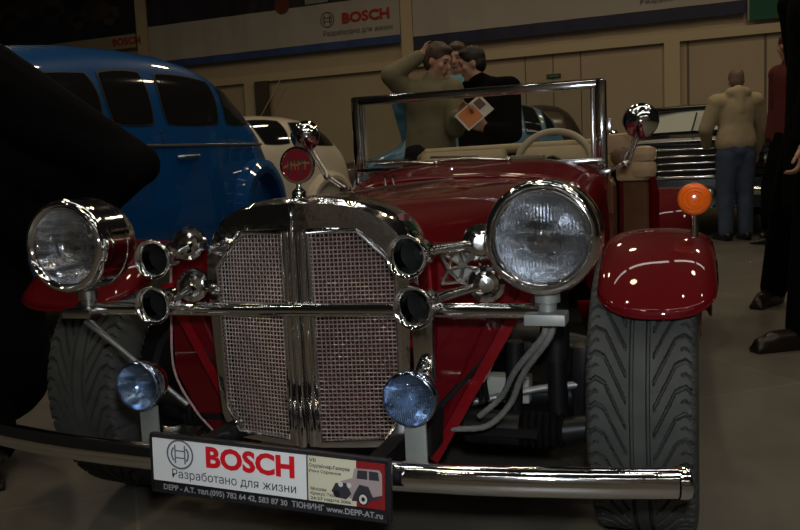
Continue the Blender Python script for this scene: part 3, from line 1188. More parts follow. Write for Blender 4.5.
def board(sgn):
    rows = []
    for v, z in ((.76, .41), (.84, .36), (.95, .30), (1.1, .27), (1.8, .26), (2.1, .28), (2.28, .36)):
        rows.append([(sgn * .40, v, z), (sgn * .5, v, z + .003), (sgn * .66, v, z), (sgn * .685, v, z - .02)])
    MB().grid(rows).build('running_board', RED, car, solid=.012)


mirror(board)

# ---- amber indicators on stalks
def indicator(sgn):
    c = (.668, .40, .672) if sgn > 0 else (-.668, .34, .640)
    MB().tube([(c[0] + sgn * .002, .405, .565), (c[0] + sgn * .002, .402, .648)], [.0085, .0070], 12).build('stalk_part', CHROME, car) if False else None
    b = MB().lathe([(.0, -.028), (.018, -.026), (.029, -.015), (.0315, -.004), (.0315, .0)], c, (0, -1, 0), 28).build('indicator', mat('amber_body', (0.55, 0.09, 0.008), 0.3, coat=0.5), car)
    prof = [(.0315, .0), (.0305, .006)] + [(.0305 * math.cos(x), .006 + .012 * math.sin(x)) for x in [PI / 2 * k / 8 for k in range(1, 9)]]
    lm = MB().lathe(prof, c, (0, -1, 0), 28)
    lm.build('lens', AMBER, b)
    t_ = MB()
    for rr in (.010, .018, .0245):
        t_.lathe([(rr - .0012, .006 + .012 * (1 - (rr / .0275) ** 2) ** .5), (rr, .0085 + .012 * (1 - (rr / .0275) ** 2) ** .5), (rr + .0012, .006 + .012 * (1 - (rr / .0275) ** 2) ** .5)], c, (0, -1, 0), 28)
    t_.build('lens_ribs', mat('amber_ribs', (0.9, 0.20, 0.015), 0.2, coat=0.6), b)
    MB().tube([(c[0], c[1] + .005, c[2] - .095), (c[0], c[1] + .005, c[2] - .024)], [.0085, .0068], 12).build('stalk', CHROME, b)


mirror(indicator)

# ---- front suspension and what shows behind the bumper
ch = MB()
for u in (-.19, .19):
    ch.box((u, 1.35, .27), (.05, 2.5, .07), bev=.006)
for v in (.42, 1.2, 2.0):
    ch.box((0, v, .27), (.38, .06, .06), bev=.005)
ch.box((0, 1.4, .235), (.76, 2.3, .012))
chs = ch.build('chassis_frame', DARK, car)
eng = MB().box((0, .62, .42), (.34, .62, .26), bev=.03)
eng.box((0, .30, .40), (.30, .03, .30), bev=.01)
eng.build('engine_block', DARK, car)
MB().tube([(-.48, AXV, .262), (.48, AXV, .262)], .028, 14).build('axle_beam', BLACKM, car)
for sgn in (-1, 1):
    t = MB().tube([(sgn * .405, .36, .20), (sgn * .405, .36, .56)], .020, 14)
    t.tube([(sgn * .405, .36, .36), (sgn * .405, .36, .58)], .026, 14)
    t.build('shock_absorber', BLACKM, car)
    t = MB().tube([(sgn * .315 + .0 , .34, .20), (sgn * .325, .34, .40)], .018, 12)
    t.build('link_post', BLACKM, car)
    t = MB()
    t.tube([(sgn * .23, .30, .232), (sgn * .34, .30, .232)], .034, 16)
    for k in range(6):
        t.lathe([(.030, -.005), (.037, 0), (.030, .005)], (sgn * (.35 + .014 * k), .30, .232), (1, 0, 0), 18)
    t.tube([(sgn * .42, .30, .232), (sgn * .49, .31, .24)], .026, 14)
    t.build('steering_gaiter', BLACKM, car)
    MB().tube([(sgn * .22, .36, .262), (sgn * .36, .40, .287), (sgn * .49, .42, .302)], .0085, 10).build('tie_rod', STEEL, car)
    t = MB().tube([(sgn * .20, .46, .40), (sgn * .48, .46, .36)], .018, 10)
    t.tube([(sgn * .20, .58, .40), (sgn * .48, .48, .36)], .018, 10)
    t.lathe([(.045, -.03), (.05, 0), (.045, .03)], (sgn * .33, .46, .37), (1, 0, 0), 16)
    t.build('control_arm', BLACKM, car)
    MB().box((sgn * .455, AXV, .30), (.06, .10, .16), bev=.02).build('hub_carrier', BLACKM, car)
    # ribbed hose and dark cables
    t = MB()
    for d in (0, .012):
        t.tube(spline([(sgn * (.32 + d), .22, .50), (sgn * (.285 + d), .23, .44), (sgn * (.275 + d * .6), .24, .36), (sgn * (.27 + d), .26, .30)], 14), .0052, 8)
    t.build('dark_cable', BLACKM, car)
MB().box((.285, .42, .282), (.11, .05, .055), bev=.004).build('pale_box', mat('pale_grey_metal', (0.36, 0.37, 0.33), 0.6), car)


def braid(sgn):
    a = spline([(sgn * .452, .02, .502), (sgn * .440, .03, .470), (sgn * .385, .10, .395), (sgn * .350, .15, .325), (sgn * .300, .17, .275), (sgn * .230, .18, .262)], 40)
    b = spline([(sgn * .438, .02, .502), (sgn * .432, .03, .475), (sgn * .372, .10, .400), (sgn * .332, .16, .335), (sgn * .285, .18, .290)], 40)
    for q in (a, b):
        rr = [.0052 + .0008 * (k % 2) for k in range(len(q))]
        MB().tube(q, rr, 10).build('braided_cable', mat('braided_sheath', (0.20, 0.21, 0.20), 0.5, 0.3, noise=0.2, nscale=120), car)


braid(1)
# stay tubes of the left-hand headlamp
for q, r_ in (([(-.445, .015, .498), (-.41, .02, .462), (-.285, .02, .356)], .0042), ([(-.438, .0, .492), (-.37, .0, .446), (-.245, .03, .330)], .0048)):
    MB().tube(spline(q, 12), r_, 10).build('lamp_stay', STEEL, car)
t = MB().tube([(-.47, .03, .507), (-.42, .03, .515), (-.30, .02, .528), (-.245, .0, .53)], [.008, .010, .010, .008], 10)
t.tube([(-.49, .05, .50), (-.30, .05, .507), (-.245, .03, .515)], .007, 10)
t.build('lamp_stay', STEEL, car)
for sgn in (-1, 1):
    MB().tube([(sgn * .205, .18, .30), (sgn * .30, .19, .40)], .006, 8).build('apron_stay', BLACKM, car)

# ---- windscreen
WV = 1.39
wf = MB()
WB, WT, WU = .757, .994, .402
for sgn in (-1, 1):
    wf.box((sgn * (WU + .004), WV, (WB + WT) / 2), (.030, .030, WT - WB + .03), bev=.008)
    wf.tube([(sgn * (WU + .014), WV + .01, WB - .08), (sgn * (WU + .013), WV + .01, WT + .008)], .0105, 12)
wf.box((0, WV, WT), (2 * WU + .03, .028, .030), bev=.008)
wf.box((0, WV, WB), (2 * WU + .03, .032, .018), bev=.006)
wsf = wf.build('windscreen', CHROME, car)
MB().box((0, WV, (WB + WT) / 2), (2 * WU - .012, .006, WT - WB - .012)).build('glass', GLASS, wsf, smooth=False)
for sgn in (-1, 1):
    MB().box((sgn * (WU - .020), WV, (WB + WT) / 2), (.010, .016, WT - WB - .02), bev=.003).build('inner_frame', CHROME_B, wsf)
MB().box((.432, WV - .005, .865), (.018, .026, .04), bev=.005).build('screw_clamp', CHROME_B, wsf)
for (a, b) in (((-.12, 1.35, .772), (-.335, 1.345, .778)), ((.12, 1.35, .772), (-.10, 1.345, .780))):
    t = MB().tube([a, lerp(Vector(a), Vector(b), .5) + Vector((0, -.01, .006)), b], .0042, 8)
    t.ball(a, .010, 12, 8)
    t.tube([lerp(Vector(a), Vector(b), .45) + Vector((0, .008, .012)), Vector(b) + Vector((-.04, .01, .012))], .0035, 6)
    t.build('wiper', CHROME_B, car)

# ---- cockpit
MB().box((0, 1.49, .735), (.80, .10, .06), bev=.02).build('dashboard', BROWN, car)
sw = MB().tube([(.225 + .128 * math.cos(a), 1.62 + .030 * math.sin(a), .752 + .112 * math.sin(a)) for a in [2 * PI * k / 48 for k in range(48)]], .0125, 12, closed=True)
swo = sw.build('steering_wheel', mat('ivory_plastic', (0.38, 0.30, 0.20), 0.4), car)
t = MB()
for a in (R(200), R(340), R(90 + 180)):
    t.tube([(.225, 1.60, .752), (.225 + .125 * math.cos(a), 1.62 + .03 * math.sin(a), .752 + .110 * math.sin(a))], .007, 8)
t.lathe([(.0, .016), (.025, .012), (.032, 0), (.032, -.02)], (.225, 1.60, .752), (0, 1, .25), 20)
t.build('spokes', CHROME_B, swo)
MB().tube([(.225, 1.60, .75), (.225, 1.45, .70)], .016, 10).build('column', BLACKM, swo)
for u in (-.20, .20):
    t = MB()
    rows = []
    for k in range(15):
        z = lerp(.45, .822, k / 14)
        th = .055 * (1 - (max(0, z - .76) / .075) ** 2) ** .5 if z > .76 else .055
        v = 1.98 + .14 * (z - .45)
        rows.append([(u + .185 * math.copysign(abs(math.cos(a)) ** .35, math.cos(a)) * (1 if z < .78 else .97), v + th * math.copysign(abs(math.sin(a)) ** .6, math.sin(a)), z) for a in [2 * PI * j / 28 for j in range(28)]])
    t.grid(rows, closed_u=True)
    t.add(rows[-1], [tuple(range(28))])
    t.box((u, 1.84, .44), (.36, .34, .10), bev=.03)
    t.build('seat', CREAM, car)
MB().tube([(-.42, 2.16, .800), (-.38, 2.11, .822), (.30, 2.10, .826), (.40, 2.13, .822), (.43, 2.2, .80)], .020, 12).build('seat_top_roll', CREAM, car)
MB().box((-.06, 1.455, .778), (.56, .05, .014), bev=.006).build('dash_pad', CREAM, car)
# rear body
rows = []
for v, wd, zt, zl in ((2.10, .43, .78, .30), (2.3, .43, .78, .30), (2.5, .41, .76, .32), (2.75, .36, .68, .36), (2.92, .28, .56, .40), (2.97, .2, .46, .42)):
    rows.append(hood_sec(wd, zt, zt - .12, zl, v))
MB().grid(rows).build('tail_body', RED, car)
for sgn in (-1, 1):
    q = [(1.44, .70), (1.52, .68), (1.62, .60), (1.75, .575), (1.95, .59), (2.06, .66), (2.14, .72), (2.14, .28), (1.44, .28)]
    if sgn > 0:
        q = [(1.44, .70), (1.5, .70), (1.5, .36), (2.02, .36), (2.02, .70), (2.14, .72), (2.14, .28), (1.44, .28)]
    MB().slab([(sgn * .435, v, z) for v, z in q], (sgn * -.018, 0, 0)).build('body_side', RED, car, smooth=False)
# right-hand door standing open, tan trim towards the front
do = MB().slab([(.435, 1.93, .34), (.545, 1.863, .34), (.545, 1.863, .63), (.53, 1.872, .70), (.435, 1.93, .70)], (.02, .035, 0)).build('door', RED, car, smooth=False)
rows = []
for k in range(13):
    a = PI * k / 12
    z = .62 + .16 * (k / 12)
    rows.append(1)
t = MB().box((.475, 1.875, .735), (.13, .045, .120), rot=Matrix.Rotation(R(-31), 3, 'Z'), bev=.03)
t.box((.515, 1.85, .772), (.085, .06, .060), rot=Matrix.Rotation(R(-31), 3, 'Z'), bev=.026)
t.box((.515, 1.85, .718), (.085, .06, .066), rot=Matrix.Rotation(R(-31), 3, 'Z'), bev=.03)
t.box((.43, 1.90, .815), (.12, .05, .075), rot=Matrix.Rotation(R(-31), 3, 'Z'), bev=.02)
t.build('door_trim', TAN, do, label='tan leather door trim')
t = MB().box((.485, 1.865, .545), (.10, .02, .26), rot=Matrix.Rotation(R(-31), 3, 'Z'), bev=.008)
t.ball((.435, 1.855, .765), (.038, .025, .038), 14, 10)
t.build('door_pocket', BROWN, do, label='brown leather door pocket')

# ---- round chrome mirrors beside the windscreen
def car_mirror(c, foot, elbow):
    c = Vector(c)
    hb = MB().lathe([(.0, .040), (.022, .036), (.042, .022), (.052, .0), (.0535, -.012), (.050, -.017)], c, (-.1, -1, .12), 28).build('side_mirror', CHROME, car)
    MB().lathe([(.0, -.0155), (.050, -.0155)], c, (-.1, -1, .12), 24).build('mirror_glass', mat('mirror_silver', (0.85, 0.86, 0.88), 0.02, 1.0), hb)
    t_ = MB()
    for d in (-.008, .008):
        t_.tube([Vector(foot) + Vector((d, 0, 0)), Vector(elbow) + Vector((d, 0, 0)), c + Vector((d * .5, .012, -.02))], .0042, 8)
    t_.box(foot, (.034, .02, .014), bev=.003)
    t_.ball(elbow, .012, 12, 8)
    t_.build('arm', CHROME_B, hb)


car_mirror((-.565, 1.30, .886), (-.425, 1.30, .700), (-.49, 1.30, .745))
car_mirror((.529, 1.30, .869), (.425, 1.30, .722), (.485, 1.30, .741))

# ------------------------------------------------------------------ cars of the background
DGLASS = mat('dark_car_glass', (0.010, 0.010, 0.011), 0.05, spec=0.6)
DRUB = mat('door_seal', (0.012, 0.012, 0.012), 0.6)


class Body:
    """saloon body lofted along X; near side is -Y"""

    def __init__(s, zt, w, zl, zb, tumble=.24, e=.52):
        s.zt, s.w, s.zl, s.zb, s.tf, s.e = zt, w, zl, zb, tumble, e

    def vals(s, x):
        return pw(x, s.zt), pw(x, s.w), pw(x, s.zl), min(pw(x, s.zb), pw(x, s.zt) - .02)

    def upper(s, x, a):
        zt, w, zl, zb = s.vals(x)
        sn, cs = max(0, math.sin(a)), max(0, math.cos(a))
        z = zb + (zt - zb) * sn ** (s.e * 1.25)
        fr = (z - zb) / .55
        return w * .985 * cs ** s.e * (1 - s.tf * min(1, fr)), z

    def side(s, x, z):
        zt, w, zl, zb = s.vals(x)
        if z <= zb:
            return w * .99
        q = min(.995, (z - zb) / (zt - zb)) ** (1 / (s.e * 1.25))
        return s.upper(x, math.asin(min(1, q)))[0]

    def section(s, x, n=14):
        zt, w, zl, zb = s.vals(x)
        pts = [(w * .90, zl), (w * .985, zl + .10), (w, lerp(zl, zb, .55)), (w * .995, lerp(zl, zb, .85))]
        for k in range(n + 1):
            pts.append(s.upper(x, PI / 2 * k / n))
        return [(x, y, z) for y, z in pts] + [(x, -y, z) for y, z in reversed(pts[:-1])]

    def mesh(s, name, m, root, x0, x1, n=70):
        rows = [s.section(lerp(x0, x1, k / n)) for k in range(n + 1)]
        t_ = MB().grid(rows)
        L = len(rows[0])
        t_.add(rows[0], [tuple(range(L))]).add(rows[-1], [tuple(range(L - 1, -1, -1))])
        return t_.build(name, m, root, ang=50)

    def pane(s, quad, sgn=-1, off=.006, n=12, grow=0.0, thick=.012, rnd=.16):
        """rounded quad (x,z corners: top-left, top-right, bottom-right, bottom-left) lying on the side"""
        cx = sum(p[0] for p in quad) / 4
        cz = sum(p[1] for p in quad) / 4
        q = []
        for (x, z) in quad:
            d = math.hypot(x - cx, z - cz)
            q.append((x + (x - cx) / d * grow, z + (z - cz) / d * grow))
        rows = []
        for i in range(n + 1):
            row = []
            for j in range(n + 1):
                a, b = lerp(-1, 1, j / n), lerp(-1, 1, i / n)
                a2, b2 = a * math.sqrt(1 - rnd * b * b / 1.0 * a * a), b * math.sqrt(1 - rnd * a * a * b * b)
                u, v = (a2 + 1) / 2, (b2 + 1) / 2
                x = lerp(lerp(q[0][0], q[1][0], u), lerp(q[3][0], q[2][0], u), v)
                z = lerp(lerp(q[0][1], q[1][1], u), lerp(q[3][1], q[2][1], u), v)
                row.append((x, sgn * (s.side(x, z) + off), z))
            rows.append(row)
        return rows

    def window(s, root, quad, both=True, gm=None):
        t_ = MB().grid(s.pane(quad, -1, .004, grow=.018))
        fr = t_.build('window_seal', DRUB, root)
        t_ = MB().grid(s.pane(quad, -1, .009))
        t_.build('window_pane', gm or DGLASS, fr)
        if both:
            fr2 = MB().grid(s.pane(quad, 1, .004, grow=.018)).build('window_seal', DRUB, root)
            MB().grid(s.pane(quad, 1, .009)).build('window_pane', gm or DGLASS, fr2)


def simple_wheel(root, x, y, z=.33, r=.33):
    t_ = MB().lathe([(r * .62, -.07), (r * .9, -.09), (r, -.07), (r, .07), (r * .9, .09), (r * .62, .07), (0, .05), (0, -.05), (r * .62, -.07)], (x, y, z), (0, 1, 0), 32)
    o = t_.build('wheel', mat('old_tyre', (0.02, 0.02, 0.02), 0.8), root)
    s_ = -1 if y < 0 else 1
    MB().lathe([(r * .60, 0), (r * .5, .02), (r * .25, .03), (0, .035)], (x, y + s_ * .065, z), (0, s_, 0), 28).build('hub_cap', CHROME_B, o)


def arch(root, body, x, r, z0, m, sgn, name='rear_fender', bulge=.10, wdt=.26):
    """rounded mudguard standing proud of the side"""
    rows = []
    for k in range(25):
        a = PI * k / 24
        row = []
        for (rr, oy) in ((r * 1.22, -.01), (r * 1.16, bulge * .75), (r * 1.05, bulge), (r * .92, bulge * .97), (r * .86, bulge * .80), (r * .86, -.05)):
            xx, zz = x - rr * math.cos(a), z0 + rr * math.sin(a) * 1.02
            row.append((xx, sgn * (body.side(min(max(xx, body.zt[0][0]), body.zt[-1][0]), min(zz, body.vals(xx)[3])) * .93 + .05 + oy), zz))
        rows.append(row)
    return MB().grid(rows).build(name, m, root)


def saloon_root(name, label, pb, ang, near_w, group=None, cat='car'):
    d = Vector((math.sin(R(ang)), math.cos(R(ang)), 0))
    n = Vector((d.y, -d.x, 0))
    p = Vector((pb[0], pb[1], 0)) - n * near_w
    return thing(name, label, cat, p, math.atan2(d.y, d.x), group=group)


# ---- blue saloon on the left
BLUE = mat('blue_car_paint', (0.002, 0.055, 0.20), 0.4, coat=0.9, spec=0.1, noise=0.04, nscale=2)
blue = saloon_root('blue_saloon', 'blue vintage fastback saloon at the left behind the person in black', (-1.42, 5.0), 28, .77)
bb = Body([(-3.1, .72), (-2.95, .93), (-2.5, 1.05), (-1.75, 1.12), (-1.52, 1.18), (-1.05, 1.52), (-.75, 1.60), (-.37, 1.645), (0, 1.66), (.30, 1.652), (.55, 1.615), (.75, 1.55), (.92, 1.42), (1.10, 1.20), (1.25, 1.02), (1.42, .82), (1.55, .62), (1.62, .48)],
          [(-3.1, .50), (-2.9, .62), (-2.3, .72), (-1.5, .80), (-.5, .82), (.5, .81), (1.0, .75), (1.4, .62), (1.62, .45)],
          [(-3.1, .34), (-2.5, .24), (1.2, .24), (1.62, .36)],
          [(-3.1, .70), (-2.5, .95), (-1.5, 1.06), (.6, 1.12), (1.1, 1.02), (1.4, .72), (1.62, .42)], tumble=.11, e=.42)
bo = bb.mesh('body', BLUE, blue, -3.1, 1.62, 90)
bb.window(blue, [(-1.22, 1.36), (-.43, 1.455), (-.40, 1.165), (-1.36, 1.15)])
bb.window(blue, [(-.37, 1.46), (-.035, 1.49), (-.025, 1.17), (-.345, 1.165)])
bb.window(blue, [(.075, 1.492), (.590, 1.478), (.575, 1.188), (.075, 1.172)])
bb.window(blue, [(.680, 1.465), (.79, 1.395), (.955, 1.205), (.665, 1.197)])
for sgn in (-1, 1):
    t = MB().tube([(x, sgn * (bb.side(x, 1.045) + .004), 1.045 + .02 * (x > 0) * x) for x in [lerp(-2.2, 1.12, k / 30) for k in range(31)]], .009, 6)
    t.build('belt_moulding', mat('dull_chrome_strip', (0.28, 0.28, 0.27), 0.35, 0.8), blue)
    arch(blue, bb, 1.02, .315, .58, BLUE, sgn)
    arch(blue, bb, -2.25, .34, .50, BLUE, sgn, 'front_fender')
    for x in (1.02, -2.25):
        simple_wheel(blue, x, sgn * .72)
    t = MB().tube([(.13, sgn * (bb.side(.15, .98) + .01), .977), (.15, sgn * (bb.side(.15, .98) + .035), .979), (.29, sgn * (bb.side(.29, .98) + .035), .984), (.31, sgn * (bb.side(.3, .98) + .012), .984)], .011, 8)
    t.build('door_handle', CHROME_B, blue)
    t = MB()
    for x in (-.40, .02, .64):
        t.tube([(x, sgn * (bb.side(x, z) + .0015), z) for z in [lerp(.32, 1.13, k / 10) for k in range(11)]], .0035, 4)
    t.build('door_gaps', mat('dark_gap', (0.004, 0.01, 0.03), 0.8), blue)

# ---- white saloon further back
WHT = mat('cream_white_car_paint', (0.56, 0.50, 0.41), 0.35, coat=0.8)
white = saloon_root('white_saloon', 'small cream white vintage saloon behind the round radiator badge', (-1.029, 8.7), 50, .74)
wb = Body([(-2.6, .70), (-2.4, .92), (-1.5, 1.02), (-1.2, 1.09), (-.85, 1.40), (-.5, 1.475), (-.2, 1.495), (.1, 1.485), (.33, 1.445), (.52, 1.36), (.65, 1.23), (.75, 1.05), (.86, .88), (.95, .70), (1.0, .5)],
          [(-2.6, .45), (-2.2, .62), (-1.2, .72), (-.2, .75), (.4, .72), (.75, .62), (1.0, .42)],
          [(-2.6, .34), (-2.2, .24), (.7, .24), (1.0, .34)],
          [(-2.6, .66), (-2.2, .88), (-1.0, 1.02), (.3, 1.08), (.7, .98), (1.0, .44)])
wb.mesh('body', WHT, white, -2.6, 1.0, 70)
wb.window(white, [(-.85, 1.30), (-.46, 1.42), (-.42, 1.165), (-.95, 1.15)])
wb.window(white, [(-.42, 1.425), (-.055, 1.418), (-.035, 1.172), (-.335, 1.166)])
wb.window(white, [(.055, 1.40), (.385, 1.385), (.61, 1.14), (.03, 1.163)])
for sgn in (-1, 1):
    arch(white, wb, .45, .30, .50, WHT, sgn)
    arch(white, wb, -1.85, .30, .48, WHT, sgn, 'front_fender')
    for x in (.45, -1.85):
        simple_wheel(white, x, sgn * .64, .31, .31)
    t = MB()
    t.tube([(-.0, sgn * (wb.side(0, z) + .002), z) for z in [lerp(.35, 1.14, k / 8) for k in range(9)]], .003, 4)
    t.build('door_gap', DRUB, white)
    t = MB().tube([(.03, sgn * (wb.side(.05, 1.0) + .02), 1.0), (.16, sgn * (wb.side(.15, 1.0) + .02), 1.003)], .010, 6)
    t.build('door_handle', CHROME_B, white)

# ---- light blue saloon seen through the windscreen
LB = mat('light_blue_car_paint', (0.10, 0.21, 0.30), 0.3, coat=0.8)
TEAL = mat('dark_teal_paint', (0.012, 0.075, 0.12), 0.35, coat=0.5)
lb = saloon_root('light_blue_saloon', 'light blue vintage saloon with raised bonnet seen through the roadster windscreen', (1.087, 7.2), 88, .74)
lbb = Body([(-1.50, .62), (-1.44, .80), (-1.34, .92), (-1.2, 1.0), (-1.05, 1.05), (-.85, 1.36), (-.60, 1.425), (-.25, 1.442), (-.1, 1.438), (.02, 1.422), (.14, 1.385), (.25, 1.337), (.335, 1.27), (.40, 1.12), (.45, .985), (.58, .80), (.72, .6), (.8, .46)],
           [(-1.50, .45), (-1.35, .62), (-1.1, .73), (-.2, .75), (.25, .72), (.45, .64), (.8, .42)],
           [(-1.50, .34), (-1.35, .24), (.6, .24), (.8, .34)],
           [(-1.50, .56), (-1.35, .82), (-1.1, .97), (.2, 1.04), (.42, .94), (.8, .42)], tumble=.12)
lbb.mesh('body', LB, lb, -1.50, .8, 70)
lbb.window(lb, [(-.74, 1.33), (-.26, 1.38), (-.24, 1.11), (-.84, 1.09)])
lbb.window(lb, [(-.202, 1.379), (-.021, 1.38), (-.02, 1.117), (-.176, 1.107)])
lbb.window(lb, [(.048, 1.36), (.159, 1.33), (.196, 1.108), (.057, 1.105)])
lbb.window(lb, [(.227, 1.302), (.29, 1.239), (.335, 1.09), (.248, 1.092)])
for sgn in (-1, 1):
    arch(lb, lbb, .25, .28, .50, LB, sgn)
    arch(lb, lbb, -1.08, .27, .50, LB, sgn, 'front_fender')
    for x in (.25, -1.08):
        simple_wheel(lb, x, sgn * .64, .31, .31)
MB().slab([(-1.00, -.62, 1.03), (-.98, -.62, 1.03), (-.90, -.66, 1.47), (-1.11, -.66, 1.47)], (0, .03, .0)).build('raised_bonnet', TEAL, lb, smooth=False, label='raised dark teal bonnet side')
MB().lathe([(.0, .04), (.03, .035), (.045, .02), (.05, 0), (.045, -.02), (0, -.03)], (-.085, -.80, 1.29), (.2, -1, .1), 20).build('window_glint', CHROME, lb)  # chrome disc added as the lamp's bright reflection in the window

# ---- dark brown saloon at the back
DB = mat('dark_brown_car_paint', (0.045, 0.028, 0.022), 0.4, coat=0.4)
dk = saloon_root('dark_saloon', 'dark brown old saloon far back, seen through the windscreen above the steering wheel', (2.32, 11.3), 88, .75)
db = Body([(-3.5, .75), (-3.3, .95), (-2.2, 1.08), (-1.9, 1.15), (-1.5, 1.55), (-1, 1.65), (-.2, 1.67), (.0, 1.64), (.15, 1.55), (.28, 1.3), (.36, 1.05), (.45, .7)],
          [(-3.5, .5), (-3, .7), (-.2, .78), (.2, .7), (.45, .5)], [(-3.5, .34), (.45, .3)],
          [(-3.5, .7), (-2.5, .98), (.0, 1.2), (.25, 1.1), (.45, .6)])
db.mesh('body', DB, dk, -3.5, .45, 60)
db.window(dk, [(-.33, 1.56), (-.03, 1.54), (.05, 1.30), (-.30, 1.28)], gm=mat('brown_painted_lit_pane', (0.10, 0.075, 0.05), 0.2))  # lit look of the first pane is painted into its brown colour
db.window(dk, [(-.95, 1.56), (-.42, 1.57), (-.40, 1.28), (-.98, 1.26)])
for sgn in (-1, 1):
    for x in (-.35, -2.8):
        simple_wheel(dk, x, sgn * .66)

# ---- black saloon facing us at the right
BLK = mat('black_car_paint', (0.010, 0.011, 0.012), 0.2, coat=1.0)
fd = R(20)
blk = thing('black_saloon', 'black classic saloon with chrome grille bars facing the camera behind the beige jacket', 'car',
            (3.14, 8.62, 0), PI / 2 - fd)
kb = Body([(0, .92), (.12, 1.0), (.6, 1.05), (1.25, 1.09), (1.35, 1.13), (1.85, 1.46), (2.2, 1.51), (2.8, 1.52), (3.3, 1.44), (3.7, 1.12), (4.2, .98), (4.4, .8)],
          [(0, .70), (.15, .80), (.8, .86), (3.5, .86), (4.4, .68)], [(0, .30), (.3, .24), (4.0, .24), (4.4, .34)],
          [(0, .86), (.3, .95), (1.3, 1.04), (3.2, 1.06), (4.4, .76)], tumble=.27)
kb.mesh('body', BLK, blk, 0, 4.4, 80)
kb.window(blk, [(1.95, 1.40), (2.75, 1.43), (2.75, 1.12), (1.6, 1.12)])


def front_pane(body, x0, z0, x1, z1, w0, w1, off):
    rows = []
    for i in range(9):
        t_ = i / 8
        row = []
        for j in range(17):
            q = lerp(-1, 1, j / 16)
            row.append((lerp(x0, x1, t_) + .16 * q * q - off, q * lerp(w0, w1, t_), lerp(z0, z1, t_) + off * .6))
        rows.append(row)
    return rows


t = MB().grid(front_pane(kb, 1.27, 1.10, 1.70, 1.46, .80, .66, .01))
wsb = t.build('windscreen_seal', CHROME_B, blk)
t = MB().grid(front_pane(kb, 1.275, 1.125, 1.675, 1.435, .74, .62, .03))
t.build('windscreen_pane', mat('pale_painted_reflection', (0.48, 0.52, 0.50), 0.2, coat=0.5), wsb)  # opaque pale colour stands in for the reflection and lit wall in the glass
t = MB().slab([(1.60, -.60, 1.385), (1.60, .60, 1.385), (1.66, .60, 1.425), (1.66, -.60, 1.425)], (-.05, 0, .02))
t.build('sun_visor', BLK, blk)
t = MB()
for y in (-.05, .06):
    t.tube([(1.20, y + .02, 1.13), (1.34, y - .02, 1.27), (1.45, y - .04, 1.36)], .009, 6)
t.build('wipers', BLACKM, blk)
MB().box((1.34, -.26, 1.17), (.02, .34, .10), rot=Matrix.Rotation(R(25), 3, 'Y')).build('paper_notice', mat('off_white_paper', (0.45, 0.43, 0.38), 0.7), blk)
MB().tube([(.10 + .10 * (q * q), q * .78, 1.005) for q in [lerp(-1, 1, k / 20) for k in range(21)]], .014, 8).build('bonnet_trim', CHROME_B, blk)
MB().box((.02, 0, .77), (.06, 1.25, .34), bev=.02).build('grille_opening', mat('grille_dark', (0.008, 0.008, 0.008), 0.6), blk)
for k in range(5):
    z = .63 + .072 * k
    MB().tube([(-.025 - .02 * (1 - q * q), q * .62, z) for q in [lerp(-1, 1, j / 12) for j in range(13)]], .011 if k else .018, 8, sq=.8).build('grille_bar', CHROME, blk)
MB().tube([(-.10 + .16 * q * q, q * .86, .47) for q in [lerp(-1, 1, j / 20) for j in range(21)]], .05, 12, sq=.6).build('bumper', CHROME, blk)
for sgn in (-1, 1):
    t = MB().ball((.30, sgn * .72, .74), (.36, .17, .22), 24, 14)
    t.build('front_fender', BLK, blk)
    MB().lathe([(.0, .03), (.06, .025), (.09, .0), (.105, -.01), (.10, -.05)], (-.03, sgn * .72, .80), (-1, 0, 0), 28).build('headlight', CHROME, blk)
    for x in (.75, 3.6):
        simple_wheel(blk, x, sgn * .74)
MB().lathe([(.0, .05), (.05, .045), (.075, 0), (.07, -.02), (0, -.03)], (1.2, .98, 1.14), (-1, 0, .1), 18).build('door_mirror', CHROME, blk)

# ------------------------------------------------------------------ people
SKIN = mat('skin', (0.42, 0.23, 0.15), 0.55, noise=0.06, nscale=20)


def caps(mb, a, b, ra, rb, n=14, fl=1.0, side=None):
    """tapered round-ended limb; fl flattens it along the direction side"""
    a, b = Vector(a), Vector(b)
    d = (b - a)
    L = d.length
    t_ = d / L if L > 1e-6 else Vector((0, 0, 1))
    prof = []
    for k in range(6):
        x = PI / 2 * (1 - k / 6)
        prof.append((ra * math.cos(x), -ra * math.sin(x)))
    prof.append((ra, 0))
    prof.append((rb, L))
    for k in range(1, 7):
        x = PI / 2 * k / 6
        prof.append((rb * math.cos(x), L + rb * math.sin(x)))
    m_ = MB().lathe(prof, a, t_, n)
    if fl != 1.0:
        sv = Vector(side).normalized()
        m_.v = [tuple(Vector(p) - sv * ((Vector(p) - a).dot(sv) - (b - a).dot(sv) * ((Vector(p) - a).dot(t_) / L if L > 1e-6 else 0)) * (1 - fl)) for p in m_.v]
    mb.add(m_.v, m_.f)


def skin_over(mb, name, m, parent, vox=.012, smooth=6, label=None):
    me = mb.mesh(name, fix=False)
    ob = bpy.data.objects.new('rough_' + name, me)
    COL.objects.link(ob)
    r_ = ob.modifiers.new('r', 'REMESH')
    r_.mode = 'VOXEL'
    r_.voxel_size = vox
    s_ = ob.modifiers.new('s', 'SMOOTH')
    s_.factor = .5
    s_.iterations = smooth
    dg = bpy.context.evaluated_depsgraph_get()
    dg.update()
    out = bpy.data.meshes.new_from_object(ob.evaluated_get(dg))
    bpy.data.objects.remove(ob)
    bpy.data.meshes.remove(me)
    out.name = name
    return link(name, out, m, parent, ang=180, label=label)


